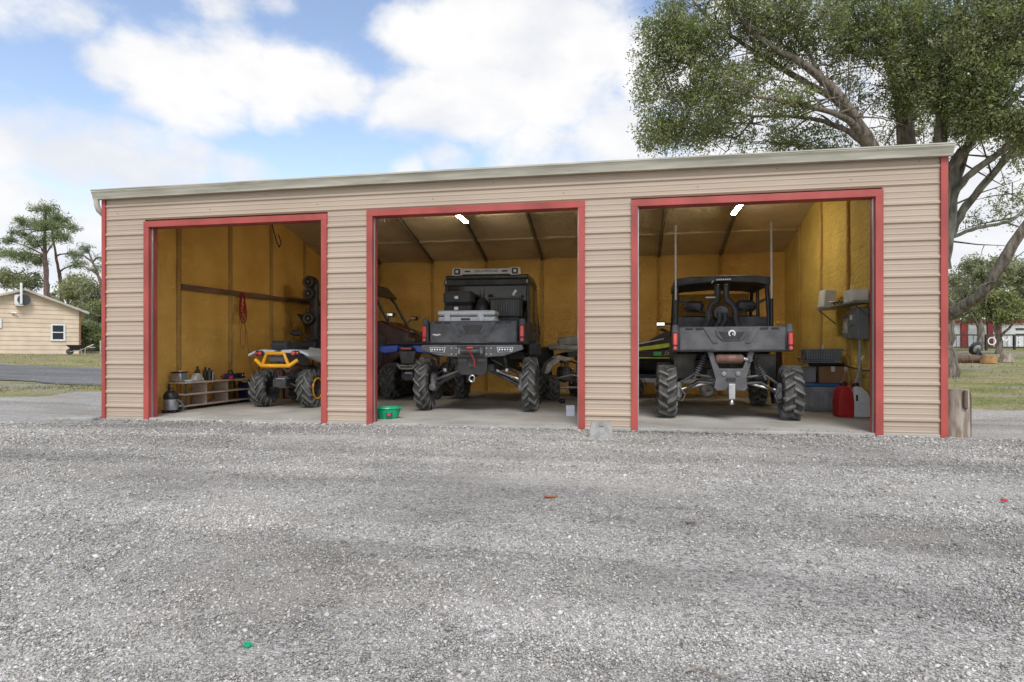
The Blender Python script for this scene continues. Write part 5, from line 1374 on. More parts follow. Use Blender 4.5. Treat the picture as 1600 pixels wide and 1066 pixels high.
for s in (-1, 1): MB().lathe([(.014, -.08), (.045, -.03), (.048, .03), (.025, .06), (.001, .06)], (s * .24, 0, 0), 'X', 12).build('joint_boot', 'bottle_black', o, smooth=True)
o = thing('concrete_block', 'tapered grey concrete footing block on the gravel at the pier', 'block', (7.94, -.68, -.005), .05)
MB().box((0, 0, .10), (.31, .28, .20), taper=(.78, .78)).build('body', 'block_concrete', o, bevel=.008)
MB().b2((-.02, -.128, .16), (.03, -.09, .203)).build('top_notch', 'block_concrete', o); MB().cbox((-.07, 0, .20), (.05, .16, .012), .003).build('top_ridge', 'block_concrete', o)
def log_mesh(r0, r1, h, seed, n=18, k=9):
    mb = MB(); vs = []; fs = []
    for i in range(k + 1):
        z = h * i / k
        for j in range(n):
            a = 2 * PI * j / n
            rr = (r0 + (r1 - r0) * i / k) * (1 + .10 * mnoise.noise(Vector((math.cos(a) * 1.5 + seed, math.sin(a) * 1.5, z * 2))) + .05 * mnoise.noise(Vector((math.cos(a) * 5, math.sin(a) * 5 + seed, z * 4))))
            vs.append((rr * math.cos(a), rr * math.sin(a), z))
    for i in range(k):
        for j in range(n): fs.append((i * n + j, i * n + (j + 1) % n, (i + 1) * n + (j + 1) % n, (i + 1) * n + j))
    fs += [tuple(range(n))[::-1], tuple(range(k * n, (k + 1) * n))]
    return mb.add(vs, fs)
o = thing('upright_log', 'weathered upright log with peeled pale side at the garage corner', 'log', (12.42, .22, -.02), .6)
lg = log_mesh(.155, .13, .63, 2.0, 22, 12).build('trunk_section', 'log_pale', o, smooth=True)
MB().prism([(-.09, .40), (-.03, .38), (-.03, .62), (-.09, .62)], .03, 'XZ', -.16).build('bark_strip', 'log_bark', o, bevel=.01)
MB().prism([(.06, .02), (.10, .02), (.1, .55), (.07, .6)], .03, 'XZ', -.13).build('bark_strip', 'log_bark', o, bevel=.01)
o = MB().cbox((0, 0, .02), (.66, .34, .07), .02, (0, 0, .1)).build('splash_slab', 'block_concrete'); o.location = (-.36, -.08, .0); tag(o, 'flat concrete splash slab at the left garage corner', 'slab')
GZ = lambda x, y: height(x, y) + bumps(x, y) + .004
def ground_pt(px, py_, z=0):
    d = ray(px, py_); t = (z - CAM[2]) / d.z; return Vector(CAM) + d * t
p = ground_pt(387, 1014); o = thing('green_bottle_top', 'tiny bright green plastic bottle top lying on the open gravel', 'bottle top', (p.x, p.y, GZ(p.x, p.y) + .008), .4)
o.scale = (.72, .72, .72)
MB().lathe([(.001, .004), (.012, .004), (.014, .012), (.017, .012), (.018, 0), (.016, -.004)], n=16).build('shell', 'pan_green', o, smooth=True); MB().tube([(.016, 0, 0), (.028, .004, -.004)], .004, 5).build('tab', 'pan_green', o)
p = ground_pt(860, 781); o = MB().prism([(-.055, -.01), (-.02, -.022), (.05, -.012), (.06, .006), (.02, .02), (-.04, .014)], .003, 'XY', 0).build('fallen_leaf', 'leaf_litter', bevel=.002); o.location = (p.x, p.y, GZ(p.x, p.y) + .012); o.rotation_euler = (.08, .05, .3); tag(o, 'orange brown fallen leaf on the gravel', 'leaf')
p = ground_pt(1568, 786); o = MB().prism([(-.03, -.01), (.0, -.02), (.035, -.008), (.02, .016), (-.02, .014)], .008, 'XY', 0).build('red_scrap', 'can_red', bevel=.002); o.location = (p.x, p.y, GZ(p.x, p.y) + .014); o.rotation_euler = (.2, 0, .5); tag(o, 'small red plastic scrap on the gravel', 'scrap')
for q, ang, L_, lb_ in (((1100, 962 + 100), .3, .16, 'thin pale twig lying flat on the open gravel'), ((1260, 697), -.15, .5, 'curved pale twig on the gravel before the right doorway')):
    p = ground_pt(*q)
    pts = [(L_ * (i / 6 - .5), .04 * math.sin(i * .7), .006 * (i % 2)) for i in range(7)]
    o = MB().tube(pts, .003, 5).build('twig', 'log_pale', smooth=True); o.location = (p.x, p.y, GZ(p.x, p.y) + .014); o.rotation_euler = (0, 0, ang); tag(o, lb_, 'twig')
p = ground_pt(1078, 823); o = MB().prism([(-.05, -.012), (.03, -.02), (.06, .0), (.0, .018), (-.05, .012)], .012, 'XY', 0).build('bark_chip', 'log_bark', bevel=.003); o.location = (p.x, p.y, GZ(p.x, p.y) + .012); o.scale = (.55, .6, .7); tag(o, 'dark bark chip on the gravel', 'bark chip')
# ================================================================== foliage
def leaf_mesh(name, cen, size, aspect, mats, widx, parent, up=.25, droop=None):
    "cloud of single leaves: two triangles each, random facing, folded along the midrib"
    n = len(cen)
    d = rng.normal(0, 1, (n, 3)); 
    if droop is not None: d[:, 2] += droop
    d /= np.linalg.norm(d, axis=1)[:, None]
    nr = rng.normal(0, 1, (n, 3)); nr[:, 2] += up * 4
    s = np.cross(d, nr); s /= (np.linalg.norm(s, axis=1)[:, None] + 1e-6)
    sz = size * rng.lognormal(0, .28, n)[:, None]
    a = cen - d * sz * .5; b = cen + d * sz * .5
    l = cen + s * sz * aspect * .5; r = cen - s * sz * aspect * .5
    V = np.stack([a, r, b, l], 1).reshape(-1, 3).astype(np.float32)
    me = bpy.data.meshes.new(name)
    me.vertices.add(4 * n); me.vertices.foreach_set('co', V.ravel())
    me.loops.add(4 * n); me.loops.foreach_set('vertex_index', np.arange(4 * n, dtype=np.int32))
    me.polygons.add(n); me.polygons.foreach_set('loop_start', np.arange(0, 4 * n, 4, dtype=np.int32))
    me.polygons.foreach_set('material_index', np.asarray(widx, dtype=np.int32))
    me.update(calc_edges=True)
    for m in mats: me.materials.append(MATS[m])
    o = bpy.data.objects.new(name, me); col.objects.link(o); o.parent = parent
    return o
def sprigs(cen, rad, n_sprig, per, spread, void=None):
    "leaves gathered on short sprigs inside an ellipsoid"
    u = rng.normal(0, 1, (n_sprig, 3)); u /= np.linalg.norm(u, axis=1)[:, None]
    rr = rng.uniform(0, 1, n_sprig) ** .42
    c = np.asarray(cen) + u * rr[:, None] * np.asarray(rad)
    if void is not None:
        keep = [mnoise.noise(Vector(q) * .62) + .5 * mnoise.noise(Vector(q) * 1.5 + Vector((9, 3, 1))) > void for q in c]
        c = c[np.array(keep)]; n_sprig = len(c)
    ax = rng.normal(0, 1, (n_sprig, 3)); ax[:, 2] -= .35; ax /= np.linalg.norm(ax, axis=1)[:, None]
    t = rng.uniform(-1, 1, (n_sprig, per))
    L = c[:, None, :] + ax[:, None, :] * (t * spread)[..., None] + rng.normal(0, spread * .22, (n_sprig, per, 3))
    return L.reshape(-1, 3)
leafmat('oak_leaf', (.26, .29, .12), (.13, .17, .065), .5)
leafmat('oak_leaf_green', (.27, .34, .09), (.18, .23, .06), .4)
leafmat('oak_leaf_pale', (.38, .41, .2), (.25, .28, .125), .4)
leafmat('moss_leaf', (.38, .385, .25), (.26, .27, .17), .3)
leafmat('pine_needle', (.2, .26, .1), (.12, .17, .06), .35)
leafmat('yellow_leaf', (.36, .34, .09), (.25, .25, .07), .3)
mat('oak_bark', (.25, .215, .175), .9, c2=(.085, .07, .058), vscale=6, stretch=(1.6, 1.6, .4), bump=.9, bscale=16, spec=.2, world_co=True, vdetail=8)
mat('lichen_bark', (.31, .3, .25), .9, c2=(.11, .1, .082), vscale=5, stretch=(1, 1, .4), bump=.9, bscale=16, spec=.2, world_co=True, vdetail=8)
mat('pine_bark', (.19, .13, .105), .9, c2=(.1, .07, .06), vscale=4, bump=.5, bscale=10, spec=.2)

def smooth_path(pts, rads, sub=5, jit=.0, seed=0):
    "Catmull-Rom through the given points"
    P = [Vector(p) for p in pts]; out = []; ro = []
    r_ = random.Random(seed)
    for i in range(len(P) - 1):
        p0, p1, p2, p3 = P[max(i - 1, 0)], P[i], P[i + 1], P[min(i + 2, len(P) - 1)]
        for k in range(sub):
            t = k / sub
            q = .5 * ((2 * p1) + (-p0 + p2) * t + (2 * p0 - 5 * p1 + 4 * p2 - p3) * t * t + (-p0 + 3 * p1 - 3 * p2 + p3) * t ** 3)
            out.append(q + Vector((r_.uniform(-1, 1), r_.uniform(-1, 1), r_.uniform(-1, 1))) * jit); ro.append((rads[i] * (1 - t) + rads[i + 1] * t) * (1 + r_.uniform(-.1, .1)))
    out.append(P[-1]); ro.append(rads[-1])
    return out, ro

# ------------------------------------------------------------------ the big oak behind the right corner
OY = 14.6
ob = PY(1452, 545, OY); ob.z = height(ob.x, OY) - .1
oak = thing('oak_tree', 'huge spreading oak with many heavy limbs behind the garage', 'tree', ob)
def ol(px, py_, dy=0.0): return PY(px, py_, OY + dy) - ob
MB().tube(*smooth_path([(0, 0, -.2), (0, 0, .3), (.05, .05, 1.2), (.1, .0, 2.2)], [1.05, .82, .7, .62], 4), n=16).build('trunk', 'oak_bark', oak, smooth=True)
limbs = [
    ([(1440, 470, 0), (1412, 320, -.4), (1380, 262, -.8), (1352, 214, -1.2), (1322, 166, -1.6), (1288, 128, -2), (1248, 96, -2.4), (1208, 74, -2.8), (1165, 40, -3), (1130, -10, -3.2)], [.5, .46, .43, .4, .3, .24, .2, .15, .1, .05]),
    ([(1345, 204, -1.2), (1308, 158, -1.0), (1262, 131, -1.2), (1216, 104, -1.6), (1178, 80, -2), (1136, 52, -2.4), (1100, 22, -2.6), (1070, -20, -3)], [.26, .23, .2, .17, .14, .11, .07, .04]),
    ([(1350, 216, -1.2), (1320, 184, -1.8), (1270, 168, -2.4), (1218, 158, -2.8), (1170, 150, -3.2), (1120, 140, -3.6)], [.24, .2, .15, .11, .07, .03]),
    ([(1362, 240, -1), (1328, 208, -.4), (1280, 188, 0), (1224, 182, .4), (1176, 182, .6), (1120, 170, .8), (1080, 165, .8)], [.2, .17, .14, .11, .08, .05, .02]),
    ([(1180, 182, .6), (1150, 215, .5), (1125, 208, .4), (1085, 200, .2)], [.08, .06, .05, .02]),
    ([(1290, 130, -2), (1268, 92, -2), (1240, 50, -2.4), (1212, 5, -2.6), (1205, -40, -3)], [.13, .11, .09, .06, .03]),
    ([(1440, 470, .5), (1418, 300, .3), (1412, 228, .2), (1404, 140, 0), (1396, 80, -.2), (1384, 10, -.4), (1370, -90, -.6)], [.46, .4, .36, .32, .27, .2, .1]),
    ([(1450, 470, 1.2), (1430, 300, 1.2), (1424, 228, 1.1), (1421, 160, 1.2), (1428, 95, 1.4), (1440, 10, 1.6), (1452, -90, 1.8)], [.36, .31, .28, .25, .2, .16, .08]),
    ([(1462, 470, -.6), (1472, 300, -.9), (1470, 224, -1), (1472, 172, -1.1), (1476, 120, -1.2), (1492, 40, -1.4), (1505, -80, -1.6)], [.46, .4, .36, .3, .26, .2, .1]),
    ([(1472, 420, 0), (1483, 330, -.2), (1490, 262, -.4), (1516, 224, -.6), (1550, 190, -.9), (1590, 148, -1.2), (1650, 90, -1.4)], [.5, .42, .36, .27, .22, .16, .08]),
    ([(1480, 340, .2), (1500, 262, .2), (1524, 200, .3), (1548, 150, .4), (1580, 80, .5), (1600, 0, .6)], [.3, .27, .23, .18, .12, .06]),
    ([(1482, 320, -.2), (1510, 278, -.9), (1556, 243, -1.6), (1602, 208, -2.2), (1680, 150, -3)], [.26, .22, .2, .18, .1]),
    ([(1462, 430, .8), (1480, 382, .8), (1504, 330, .8), (1538, 288, .7), (1574, 246, .6), (1625, 180, .5)], [.3, .27, .25, .23, .2, .12]),
    ([(1490, 370, .8), (1528, 356, 1.2), (1576, 346, 1.6), (1612, 322, 2), (1680, 290, 2.4)], [.13, .12, .11, .09, .05]),
    ([(1455, 520, -.5), (1490, 488, -1.2), (1530, 462, -2), (1562, 418, -2.6), (1600, 358, -3), (1650, 290, -3.4), (1720, 230, -4)], [.42, .38, .34, .31, .28, .22, .1]),
    ([(1404, 140, 0), (1370, 70, -.6), (1330, 20, -1), (1290, -40, -1.4)], [.16, .13, .09, .04]),
    ([(1472, 172, -1.1), (1440, 110, -1.4), (1420, 40, -1.8), (1400, -40, -2)], [.15, .12, .09, .04]),
    ([(1516, 224, -.6), (1530, 150, -1.4), (1540, 80, -2), (1556, 0, -2.4)], [.16, .13, .1, .05]),
]
for i, (pts, rads) in enumerate(limbs):
    rads = [q * .52 for q in rads]
    P_, R_ = smooth_path([ol(*q) for q in pts], rads, 5, .02, i)
    MB().tube(P_, R_, n=10).build('limb', 'lichen_bark' if i in (9, 11, 12, 13) else 'oak_bark', oak, smooth=True)
# leaf masses: pixel centre, pixel radii, depth, sprigs
masses = [(1075, 95, 85, 62, -2.6, 520), (1040, 150, 50, 55, -2.4, 260), (1060, 45, 65, 45, -2.8, 300), (1035, 210, 48, 24, -2.2, 170), (1085, 205, 60, 28, .2, 220), (1120, 150, 60, 50, -2.8, 280), (1110, 30, 80, 45, -3, 300),
          (1160, 185, 70, 40, .4, 200), (1175, 95, 60, 45, -2.2, 210), (1180, 20, 80, 40, -2.8, 280), (1235, 222, 85, 20, 1.5, 260), (1225, 160, 50, 22, -2.6, 110), (1240, 40, 80, 40, -2.4, 280), (1280, 75, 60, 30, -1.6, 170), (1300, 225, 40, 18, 2.5, 70),
          (1320, 30, 75, 60, -1.4, 380), (1345, 95, 55, 40, -.8, 230), (1335, 150, 28, 40, .8, 80), (1390, 40, 70, 70, -1.6, 460), (1385, 130, 45, 38, -.9, 230), (1440, 90, 62, 62, -1.7, 460), (1430, 160, 40, 22, -.6, 100), (1465, 190, 28, 28, 1.8, 60),
          (1490, 40, 80, 75, -2, 560), (1510, 130, 55, 45, -2.2, 320), (1560, 70, 85, 75, -2.4, 620), (1550, 160, 55, 32, -1.8, 230), (1600, 150, 60, 40, -2.4, 260), (1530, 195, 50, 25, -2, 130), (1590, 195, 40, 22, -2.4, 110), (1480, 150, 50, 30, -2, 150), (1600, 20, 80, 60, -2.6, 420), (1640, 90, 70, 90, -2.8, 300),
          (1590, 235, 40, 22, .5, 60), (1570, 300, 40, 30, 2.2, 26), (1590, 330, 30, 22, 2.5, 26), (1540, 340, 40, 14, 1.2, 20), (1650, 260, 60, 60, 0, 90), (1590, 120, 60, 50, -1.2, 300), (1570, 185, 50, 26, -1, 150), (1620, 215, 40, 30, -2, 120), (1500, 200, 34, 18, -1.5, 70), (1400, 212, 40, 18, 2.6, 80),
          (1140, -70, 110, 60, -3, 260), (1260, -80, 110, 70, -2.4, 300), (1380, -90, 110, 80, -1.4, 320), (1500, -100, 110, 90, -1, 340), (1620, -80, 110, 90, -2, 300), (1720, 60, 90, 120, -2.6, 240), (1300, -190, 150, 80, 0, 260), (1460, -210, 150, 80, 0, 260)]
cen, wi = [], []
for (px, py_, rx, ry, dy, ns) in masses:
    c = ol(px, py_, dy); k = (OY + dy - CAM[1]) / F
    L_ = sprigs(c, (rx * k, max(.8, rx * k * .8), ry * k), int(ns * 1.15), 24, .34, -.2)
    cen.append(L_); wi.append(np.repeat(rng.choice(4, len(L_) // 24, p=(.44, .32, .12, .12)), 24))
cen = np.concatenate(cen); wi = np.concatenate(wi)
leaf_mesh('crown', cen, .09, .4, ['oak_leaf', 'oak_leaf_pale', 'moss_leaf', 'oak_leaf_green'], wi, oak)
# twigs that carry the outer sprays
tw = MB()
r_ = random.Random(5)
for (px, py_, rx, ry, dy, ns) in masses[:36]:
    c = ol(px, py_, dy); k = (OY + dy - CAM[1]) / F
    for j in range(max(3, int(ns / 34))):
        e = c + Vector((r_.uniform(-1, 1) * rx * k, r_.uniform(-1, 1) * rx * k * .6, r_.uniform(-1, 1) * ry * k))
        s = c + (e - c) * -.15 + Vector((.5, .2, -.25)) * r_.uniform(.2, 1)
        m = (s + e) / 2 + Vector((r_.uniform(-.2, .2), r_.uniform(-.2, .2), r_.uniform(0, .25)))
        tw.tube([s, m, e], [.026, .017, .006], 4, caps=False)
for i, (pts, rads) in enumerate(limbs):
    for j in range(2, len(pts)):
        for k in range(1 if i >= 9 else 3):
            b = ol(*pts[j]); a = ol(*pts[j - 1]); s = a + (b - a) * r_.random()
            v = Vector((r_.uniform(-1, 1), r_.uniform(-1, 1), r_.uniform(-.3, 1))).normalized() * r_.uniform(.9, 2.4)
            m = s + v * .5 + Vector((r_.uniform(-.15, .15), 0, r_.uniform(-.1, .2)))
            tw.tube([s, m, s + v], [.035, .022, .007], 5, caps=False)
            for q in range(2):
                w_ = m + (s + v - m) * r_.random(); z_ = v.cross(Vector((r_.uniform(-1, 1), r_.uniform(-1, 1), r_.uniform(-1, 1)))).normalized() * r_.uniform(.4, 1)
                tw.tube([w_, w_ + z_ * .5 + Vector((0, 0, .05)), w_ + z_], [.016, .011, .004], 4, caps=False)
tw.build('twigs', 'oak_bark', oak)['kind'] = 'stuff'

# ------------------------------------------------------------------ other trees
def bush_tree(name, label, px, Z, base_px_y, top_y, half_px, mats, wts, ns, cat='tree', group=None, leaf=.16, trunk=True, per=22, blobs=9, seed=0, low=.0):
    "free-form broadleaf: clumps piled around a forked trunk"
    r_ = random.Random(seed)
    c, s = math.cos(YAW), math.sin(YAW); cx = (px - HX) / F * Z
    x, y = CAM[0] + c * cx - s * Z, CAM[1] + s * cx + c * Z
    z0 = height(x, y)
    H = CAM[2] + (HY - top_y) / F * Z - z0; W_ = half_px / F * Z
    t = thing(name, label, cat, (x, y, z0 - .05), 0, group)
    if trunk:
        MB().tube(*smooth_path([(0, 0, -.1), (.1, 0, H * .2), (-.1, .1, H * .45), (.15, 0, H * .8)], [.06 * W_ + .1, .05 * W_ + .08, .04 * W_ + .05, .03], 4, .02, seed), n=8).build('trunk', 'oak_bark', t, smooth=True)
        for k in range(5):
            a = r_.uniform(0, 2 * PI); h0 = H * r_.uniform(.2, .5)
            MB().tube(*smooth_path([(0, 0, h0), (math.cos(a) * W_ * .3, math.sin(a) * W_ * .3, h0 + H * .15), (math.cos(a) * W_ * .7, math.sin(a) * W_ * .6, h0 + H * r_.uniform(.2, .4))], [.1, .07, .02], 3, .02, k), n=6).build('branch', 'oak_bark', t, smooth=True)
    C, Wd = [], []
    for k in range(blobs):
        a = r_.uniform(0, 2 * PI); q = math.sqrt(r_.uniform(0, 1)) * .72
        h = r_.uniform(low, .9)
        sc_ = (1 - .55 * max(0, h - .45) / .55)
        ctr = (math.cos(a) * q * W_ * sc_, math.sin(a) * q * W_ * .8 * sc_, H * h)
        rad = W_ * r_.uniform(.28, .46)
        L_ = sprigs(ctr, (rad, rad, min(rad * .8, H * .22)), int(ns / blobs), per, leaf * 2.6)
        L_ = L_[L_[:, 2] > .05]
        C.append(L_); Wd.append(rng.choice(len(mats), len(L_), p=wts))
    C = np.concatenate(C); Wd = np.concatenate(Wd)
    leaf_mesh('crown', C, leaf, .45, mats, Wd, t)
    return t
# left wood behind the house
LG = 'trees behind the tan house'
for (px, Z, top, hw, mats, w_, ns, lb_, sd) in [
    (150, 52, 432, 42, ['moss_leaf', 'oak_leaf_pale', 'oak_leaf'], (.5, .3, .2), 520, 'pale green mossy tree between the house and the garage', 1),
    (105, 56, 428, 48, ['oak_leaf_pale', 'yellow_leaf', 'moss_leaf'], (.4, .25, .35), 620, 'olive round topped tree rising over the house roof', 2),
    (30, 60, 412, 48, ['oak_leaf', 'moss_leaf', 'oak_leaf_pale'], (.4, .3, .3), 560, 'dark ragged tree behind the roof ridge', 3),
    (190, 62, 405, 46, ['moss_leaf', 'oak_leaf_pale', 'oak_leaf'], (.4, .3, .3), 460, 'greyish tree half hidden by the garage corner', 4),
    (-60, 60, 400, 60, ['oak_leaf', 'moss_leaf', 'oak_leaf_pale'], (.4, .3, .3), 400, 'broad dark tree beyond the far side of the house', 5)]:
    bush_tree('broadleaf_tree', lb_, px, Z, 548, top, hw, mats, w_, ns, group=LG, seed=sd, low=.12, leaf=.19)
bush_tree('thicket', 'dense dark green thicket beside the house wall', 145, 47, 548, 470, 34, ['oak_leaf', 'oak_leaf_pale'], (.7, .3), 520, 'shrub', seed=8, low=.02, leaf=.15, trunk=False, blobs=10)
bush_tree('thicket', 'low tangled thicket behind the wheelbarrow', 125, 50, 548, 500, 30, ['moss_leaf', 'oak_leaf'], (.5, .5), 360, 'shrub', seed=9, low=.02, leaf=.15, trunk=False, blobs=8)

def pine(label, px, Z, tiers, trunk_pts, seed):
    r_ = random.Random(seed)
    base = None
    c, s = math.cos(YAW), math.sin(YAW)
    def at(p, q, dz=0):
        cx = (p - HX) / F * (Z + dz)
        return Vector((CAM[0] + c * cx - s * (Z + dz), CAM[1] + s * cx + c * (Z + dz), CAM[2] + (HY - q) / F * (Z + dz)))
    b = at(*trunk_pts[0]); b.z = height(b.x, b.y) - .05
    t = thing('pine_tree', label, 'tree', b)
    tp = [at(*q) - b for q in trunk_pts]; tp[0] = Vector((0, 0, -.2))
    MB().tube(*smooth_path(tp, [(.3 if seed == 2 else .2 if seed == 3 else .13) * (1 - .75 * i / (len(tp) - 1)) for i in range(len(tp))], 4, .03, seed), n=8).build('trunk', 'pine_bark', t, smooth=True)
    C = []
    for (p, q, rx, ry, ns, dz) in tiers:
        ctr = at(p, q, dz) - b; k = Z / F
        C.append(sprigs(ctr, (rx * k, rx * k * .7, ry * k), int(ns * .72), 22, .46))
        root = min(tp[1:], key=lambda v: abs(v.z - (ctr.z - .5)))
        MB().tube(*smooth_path([root, (root + ctr) / 2 + Vector((0, 0, .15)), ctr], [.09, .06, .02], 4, .03, seed), n=6).build('branch', 'pine_bark', t, smooth=True)
    C = np.concatenate(C)
    leaf_mesh('crown', C, .26, .16, ['pine_needle', 'oak_leaf_pale', 'moss_leaf'], rng.choice(3, len(C), p=(.7, .2, .1)), t)
pine('tall flat tiered pine towering over the tan house', 72, 58, [(70, 326, 24, 7, 100, 0), (48, 350, 24, 9, 90, 1), (72, 352, 26, 10, 120, -1), (98, 345, 14, 6, 44, 1), (113, 356, 15, 6, 46, 0), (30, 344, 9, 4, 20, 0), (92, 371, 20, 7, 80, -1), (42, 367, 14, 6, 46, 1), (58, 380, 22, 9, 90, 0), (14, 376, 13, 6, 46, 0), (30, 400, 32, 9, 130, -1), (58, 408, 20, 8, 80, 1), (10, 396, 16, 6, 50, 1), (85, 340, 18, 8, 60, 0), (20, 362, 10, 4, 24, 0)],
     [(76, 548), (74, 470), (72, 430), (70, 400), (70, 360), (72, 326)], 2)
pine('slim leaning pine with high branches beside the tiered pine', 92, 61, [(90, 366, 14, 6, 40, 0), (118, 398, 16, 5, 34, 0), (78, 350, 12, 5, 24, 0), (126, 412, 12, 4, 22, 0)], [(100, 548), (95, 445), (92, 425), (87, 400), (83, 375), (80, 350)], 3)
pine('thin half bare tree with sparse leaves by the garage corner', 150, 48, [(133, 389, 10, 4, 24, 0), (120, 398, 9, 4, 16, 0), (148, 420, 12, 6, 22, 0), (118, 415, 12, 4, 20, 0), (158, 402, 8, 6, 12, 0)], [(170, 548), (158, 450), (152, 428), (145, 410), (139, 395), (135, 388)], 4)

# right hand trees
RG = 'trees around the red barn'
for (px, Z, top, hw, mats, w_, ns, lb_, sd, lw) in [
    (1530, 44, 384, 62, ['moss_leaf', 'oak_leaf_pale', 'oak_leaf'], (.55, .35, .1), 900, 'pale olive tree in front of the red barn', 21, .4),
    (1610, 46, 392, 60, ['moss_leaf', 'oak_leaf', 'oak_leaf_pale'], (.5, .3, .2), 760, 'grey green tree at the barn roof', 22, .42),
    (1480, 50, 400, 48, ['oak_leaf_pale', 'moss_leaf', 'oak_leaf'], (.4, .4, .2), 520, 'light green tree just clear of the garage corner', 23, .36),
    (1560, 38, 455, 44, ['oak_leaf', 'yellow_leaf', 'oak_leaf_pale'], (.6, .2, .2), 440, 'low bright green tree shading the barn doors', 24, .58),
    (1660, 60, 380, 60, ['oak_leaf', 'moss_leaf', 'oak_leaf_pale'], (.4, .3, .3), 360, 'broad tree beyond the barn', 25, .2)]:
    bush_tree('broadleaf_tree', lb_, px, Z, 548, top, hw, mats, w_, ns, group=RG, seed=sd, low=lw, leaf=.17)
# far wood on the horizon
far = []
for k in range(46):
    a = R(-62 + 124 * k / 45) + YAW; d = rng.uniform(120, 165)
    far.append(sprigs((CAM[0] - math.sin(a) * d, CAM[1] + math.cos(a) * d, 5.5), (7, 5, rng.uniform(4.5, 8)), 60, 22, 1.4))
far = np.concatenate(far); far = far[far[:, 2] > .5]
fw = leaf_mesh('far_wood', far, .75, .6, ['oak_leaf', 'oak_leaf_pale', 'moss_leaf'], rng.choice(3, len(far), p=(.4, .3, .3)), None)
fw['kind'] = 'stuff'; fw['label'] = 'far off strip of mixed woodland along the horizon'; fw['category'] = 'woodland'

# ------------------------------------------------------------------ grass
mat('grass_blade', (.19, .22, .07), .8, c2=(.31, .27, .13), vscale=.6, island=.4, spec=.2, world_co=True, lo=.42, hi=.6)
def grass(label, pts, h0):
    n = len(pts); pts = np.asarray(pts, dtype=np.float32)
    a = rng.uniform(0, 2 * PI, n); h = h0 * rng.lognormal(0, .35, n); w = h * .16 + .004
    dx, dy = np.cos(a), np.sin(a); lx, ly = rng.normal(0, .45, n) * h, rng.normal(0, .45, n) * h
    V = np.stack([np.stack([pts[:, 0] - dx * w, pts[:, 1] - dy * w, pts[:, 2]], 1), np.stack([pts[:, 0] + dx * w, pts[:, 1] + dy * w, pts[:, 2]], 1), np.stack([pts[:, 0] + lx, pts[:, 1] + ly, pts[:, 2] + h], 1)], 1).reshape(-1, 3).astype(np.float32)
    me = bpy.data.meshes.new('grass'); me.vertices.add(3 * n); me.vertices.foreach_set('co', V.ravel())
    me.loops.add(3 * n); me.loops.foreach_set('vertex_index', np.arange(3 * n, dtype=np.int32)); me.polygons.add(n); me.polygons.foreach_set('loop_start', np.arange(0, 3 * n, 3, dtype=np.int32)); me.update(calc_edges=True)
    me.materials.append(MATS['grass_blade']); o = bpy.data.objects.new('grass', me); col.objects.link(o); o['kind'] = 'stuff'; o['label'] = label; o['category'] = 'grass'
def scatter(n, x0, x1, y0, y1, ok, th=.0):
    out = []
    while len(out) < n:
        x, y = random.uniform(x0, x1), random.uniform(y0, y1)
        if ok(x, y) and fbm(x, y, 2.0, .4, 3) > th + random.uniform(-.4, .3): out.append((x, y, height(x, y) + bumps(x, y) * .6 - .012))
    return out
grass('short yellow green grass strip between the gravel yard and the road', scatter(16000, -16, -5.1, -2, 6.5, lambda x, y: x < -5.2 - max(0, -y) * 1.5), .032)
grass('mown green lawn in front of the tan house', scatter(16000, -42, -8, 14.4, 26, lambda x, y: True, -.2), .045)
grass('patchy grass and weeds between the gravel and the red barn', scatter(20000, 12.6, 40, 5.0, 34, lambda x, y: True, .0), .04)

# ------------------------------------------------------------------ tan house on the left
mat('house_board', (.64, .515, .385), .6, var=.06, vscale=1.5, spec=.3)
mat('white_trim', (.72, .72, .72), .5, var=.05)
mat('window_dark', (.03, .035, .045), .1, var=.1)
mat('barn_red', (.33, .05, .05), .6, var=.12)
mat('barn_white', (.6, .62, .62), .6, var=.06)
mat('fence_dark', (.04, .038, .035), .7, var=.2)
def cam_pt(px, Z, z=None):
    c, s = math.cos(YAW), math.sin(YAW); cx = (px - HX) / F * Z
    x, y = CAM[0] + c * cx - s * Z, CAM[1] + s * cx + c * Z
    return Vector((x, y, height(x, y) if z is None else z))
A = cam_pt(124, 40.5); B = cam_pt(-75, 36.5)
u = (A - B); HL = u.xy.length; ang = math.atan2(u.y, u.x)
hs = thing('tan_house', 'single storey tan house with grey gable roof and white window', 'house', (B.x, B.y, 0), ang)
zb = min(A.z, B.z) - .3
eav = CAM[2] + (HY - 486) / F * 40.5; pk = CAM[2] + (HY - 455) / F * 38.8; xp = HL * .545
lim = lambda z: (max(0, (z - eav) / (pk - eav)) * xp, HL - max(0, (z - eav) / (pk - eav)) * (HL - xp))
nb_ = int((pk - zb) / .28) + 1
for k in range(nb_):
    z0 = zb + k * .28; z1 = min(z0 + .28, pk - .01)
    if z1 <= z0: continue
    a0, b0 = lim(z0); a1, b1 = lim(z1)
    MB().add([(a0, -.035, z0), (b0, -.035, z0), (b1, -.008, z1), (a1, -.008, z1), (a0, .03, z0), (b0, .03, z0), (b1, .03, z1), (a1, .03, z1)], [(0, 1, 2, 3), (7, 6, 5, 4), (0, 4, 5, 1), (1, 5, 6, 2), (2, 6, 7, 3), (3, 7, 4, 0)]).build('siding_board', 'house_board', hs)
MB().b2((HL - .1, .031, zb), (HL, 10, eav)).b2((0, .031, zb), (.1, 10, eav)).b2((.1, 9.9, zb), (HL - .1, 10, eav)).build('side_wall', 'house_board', hs)
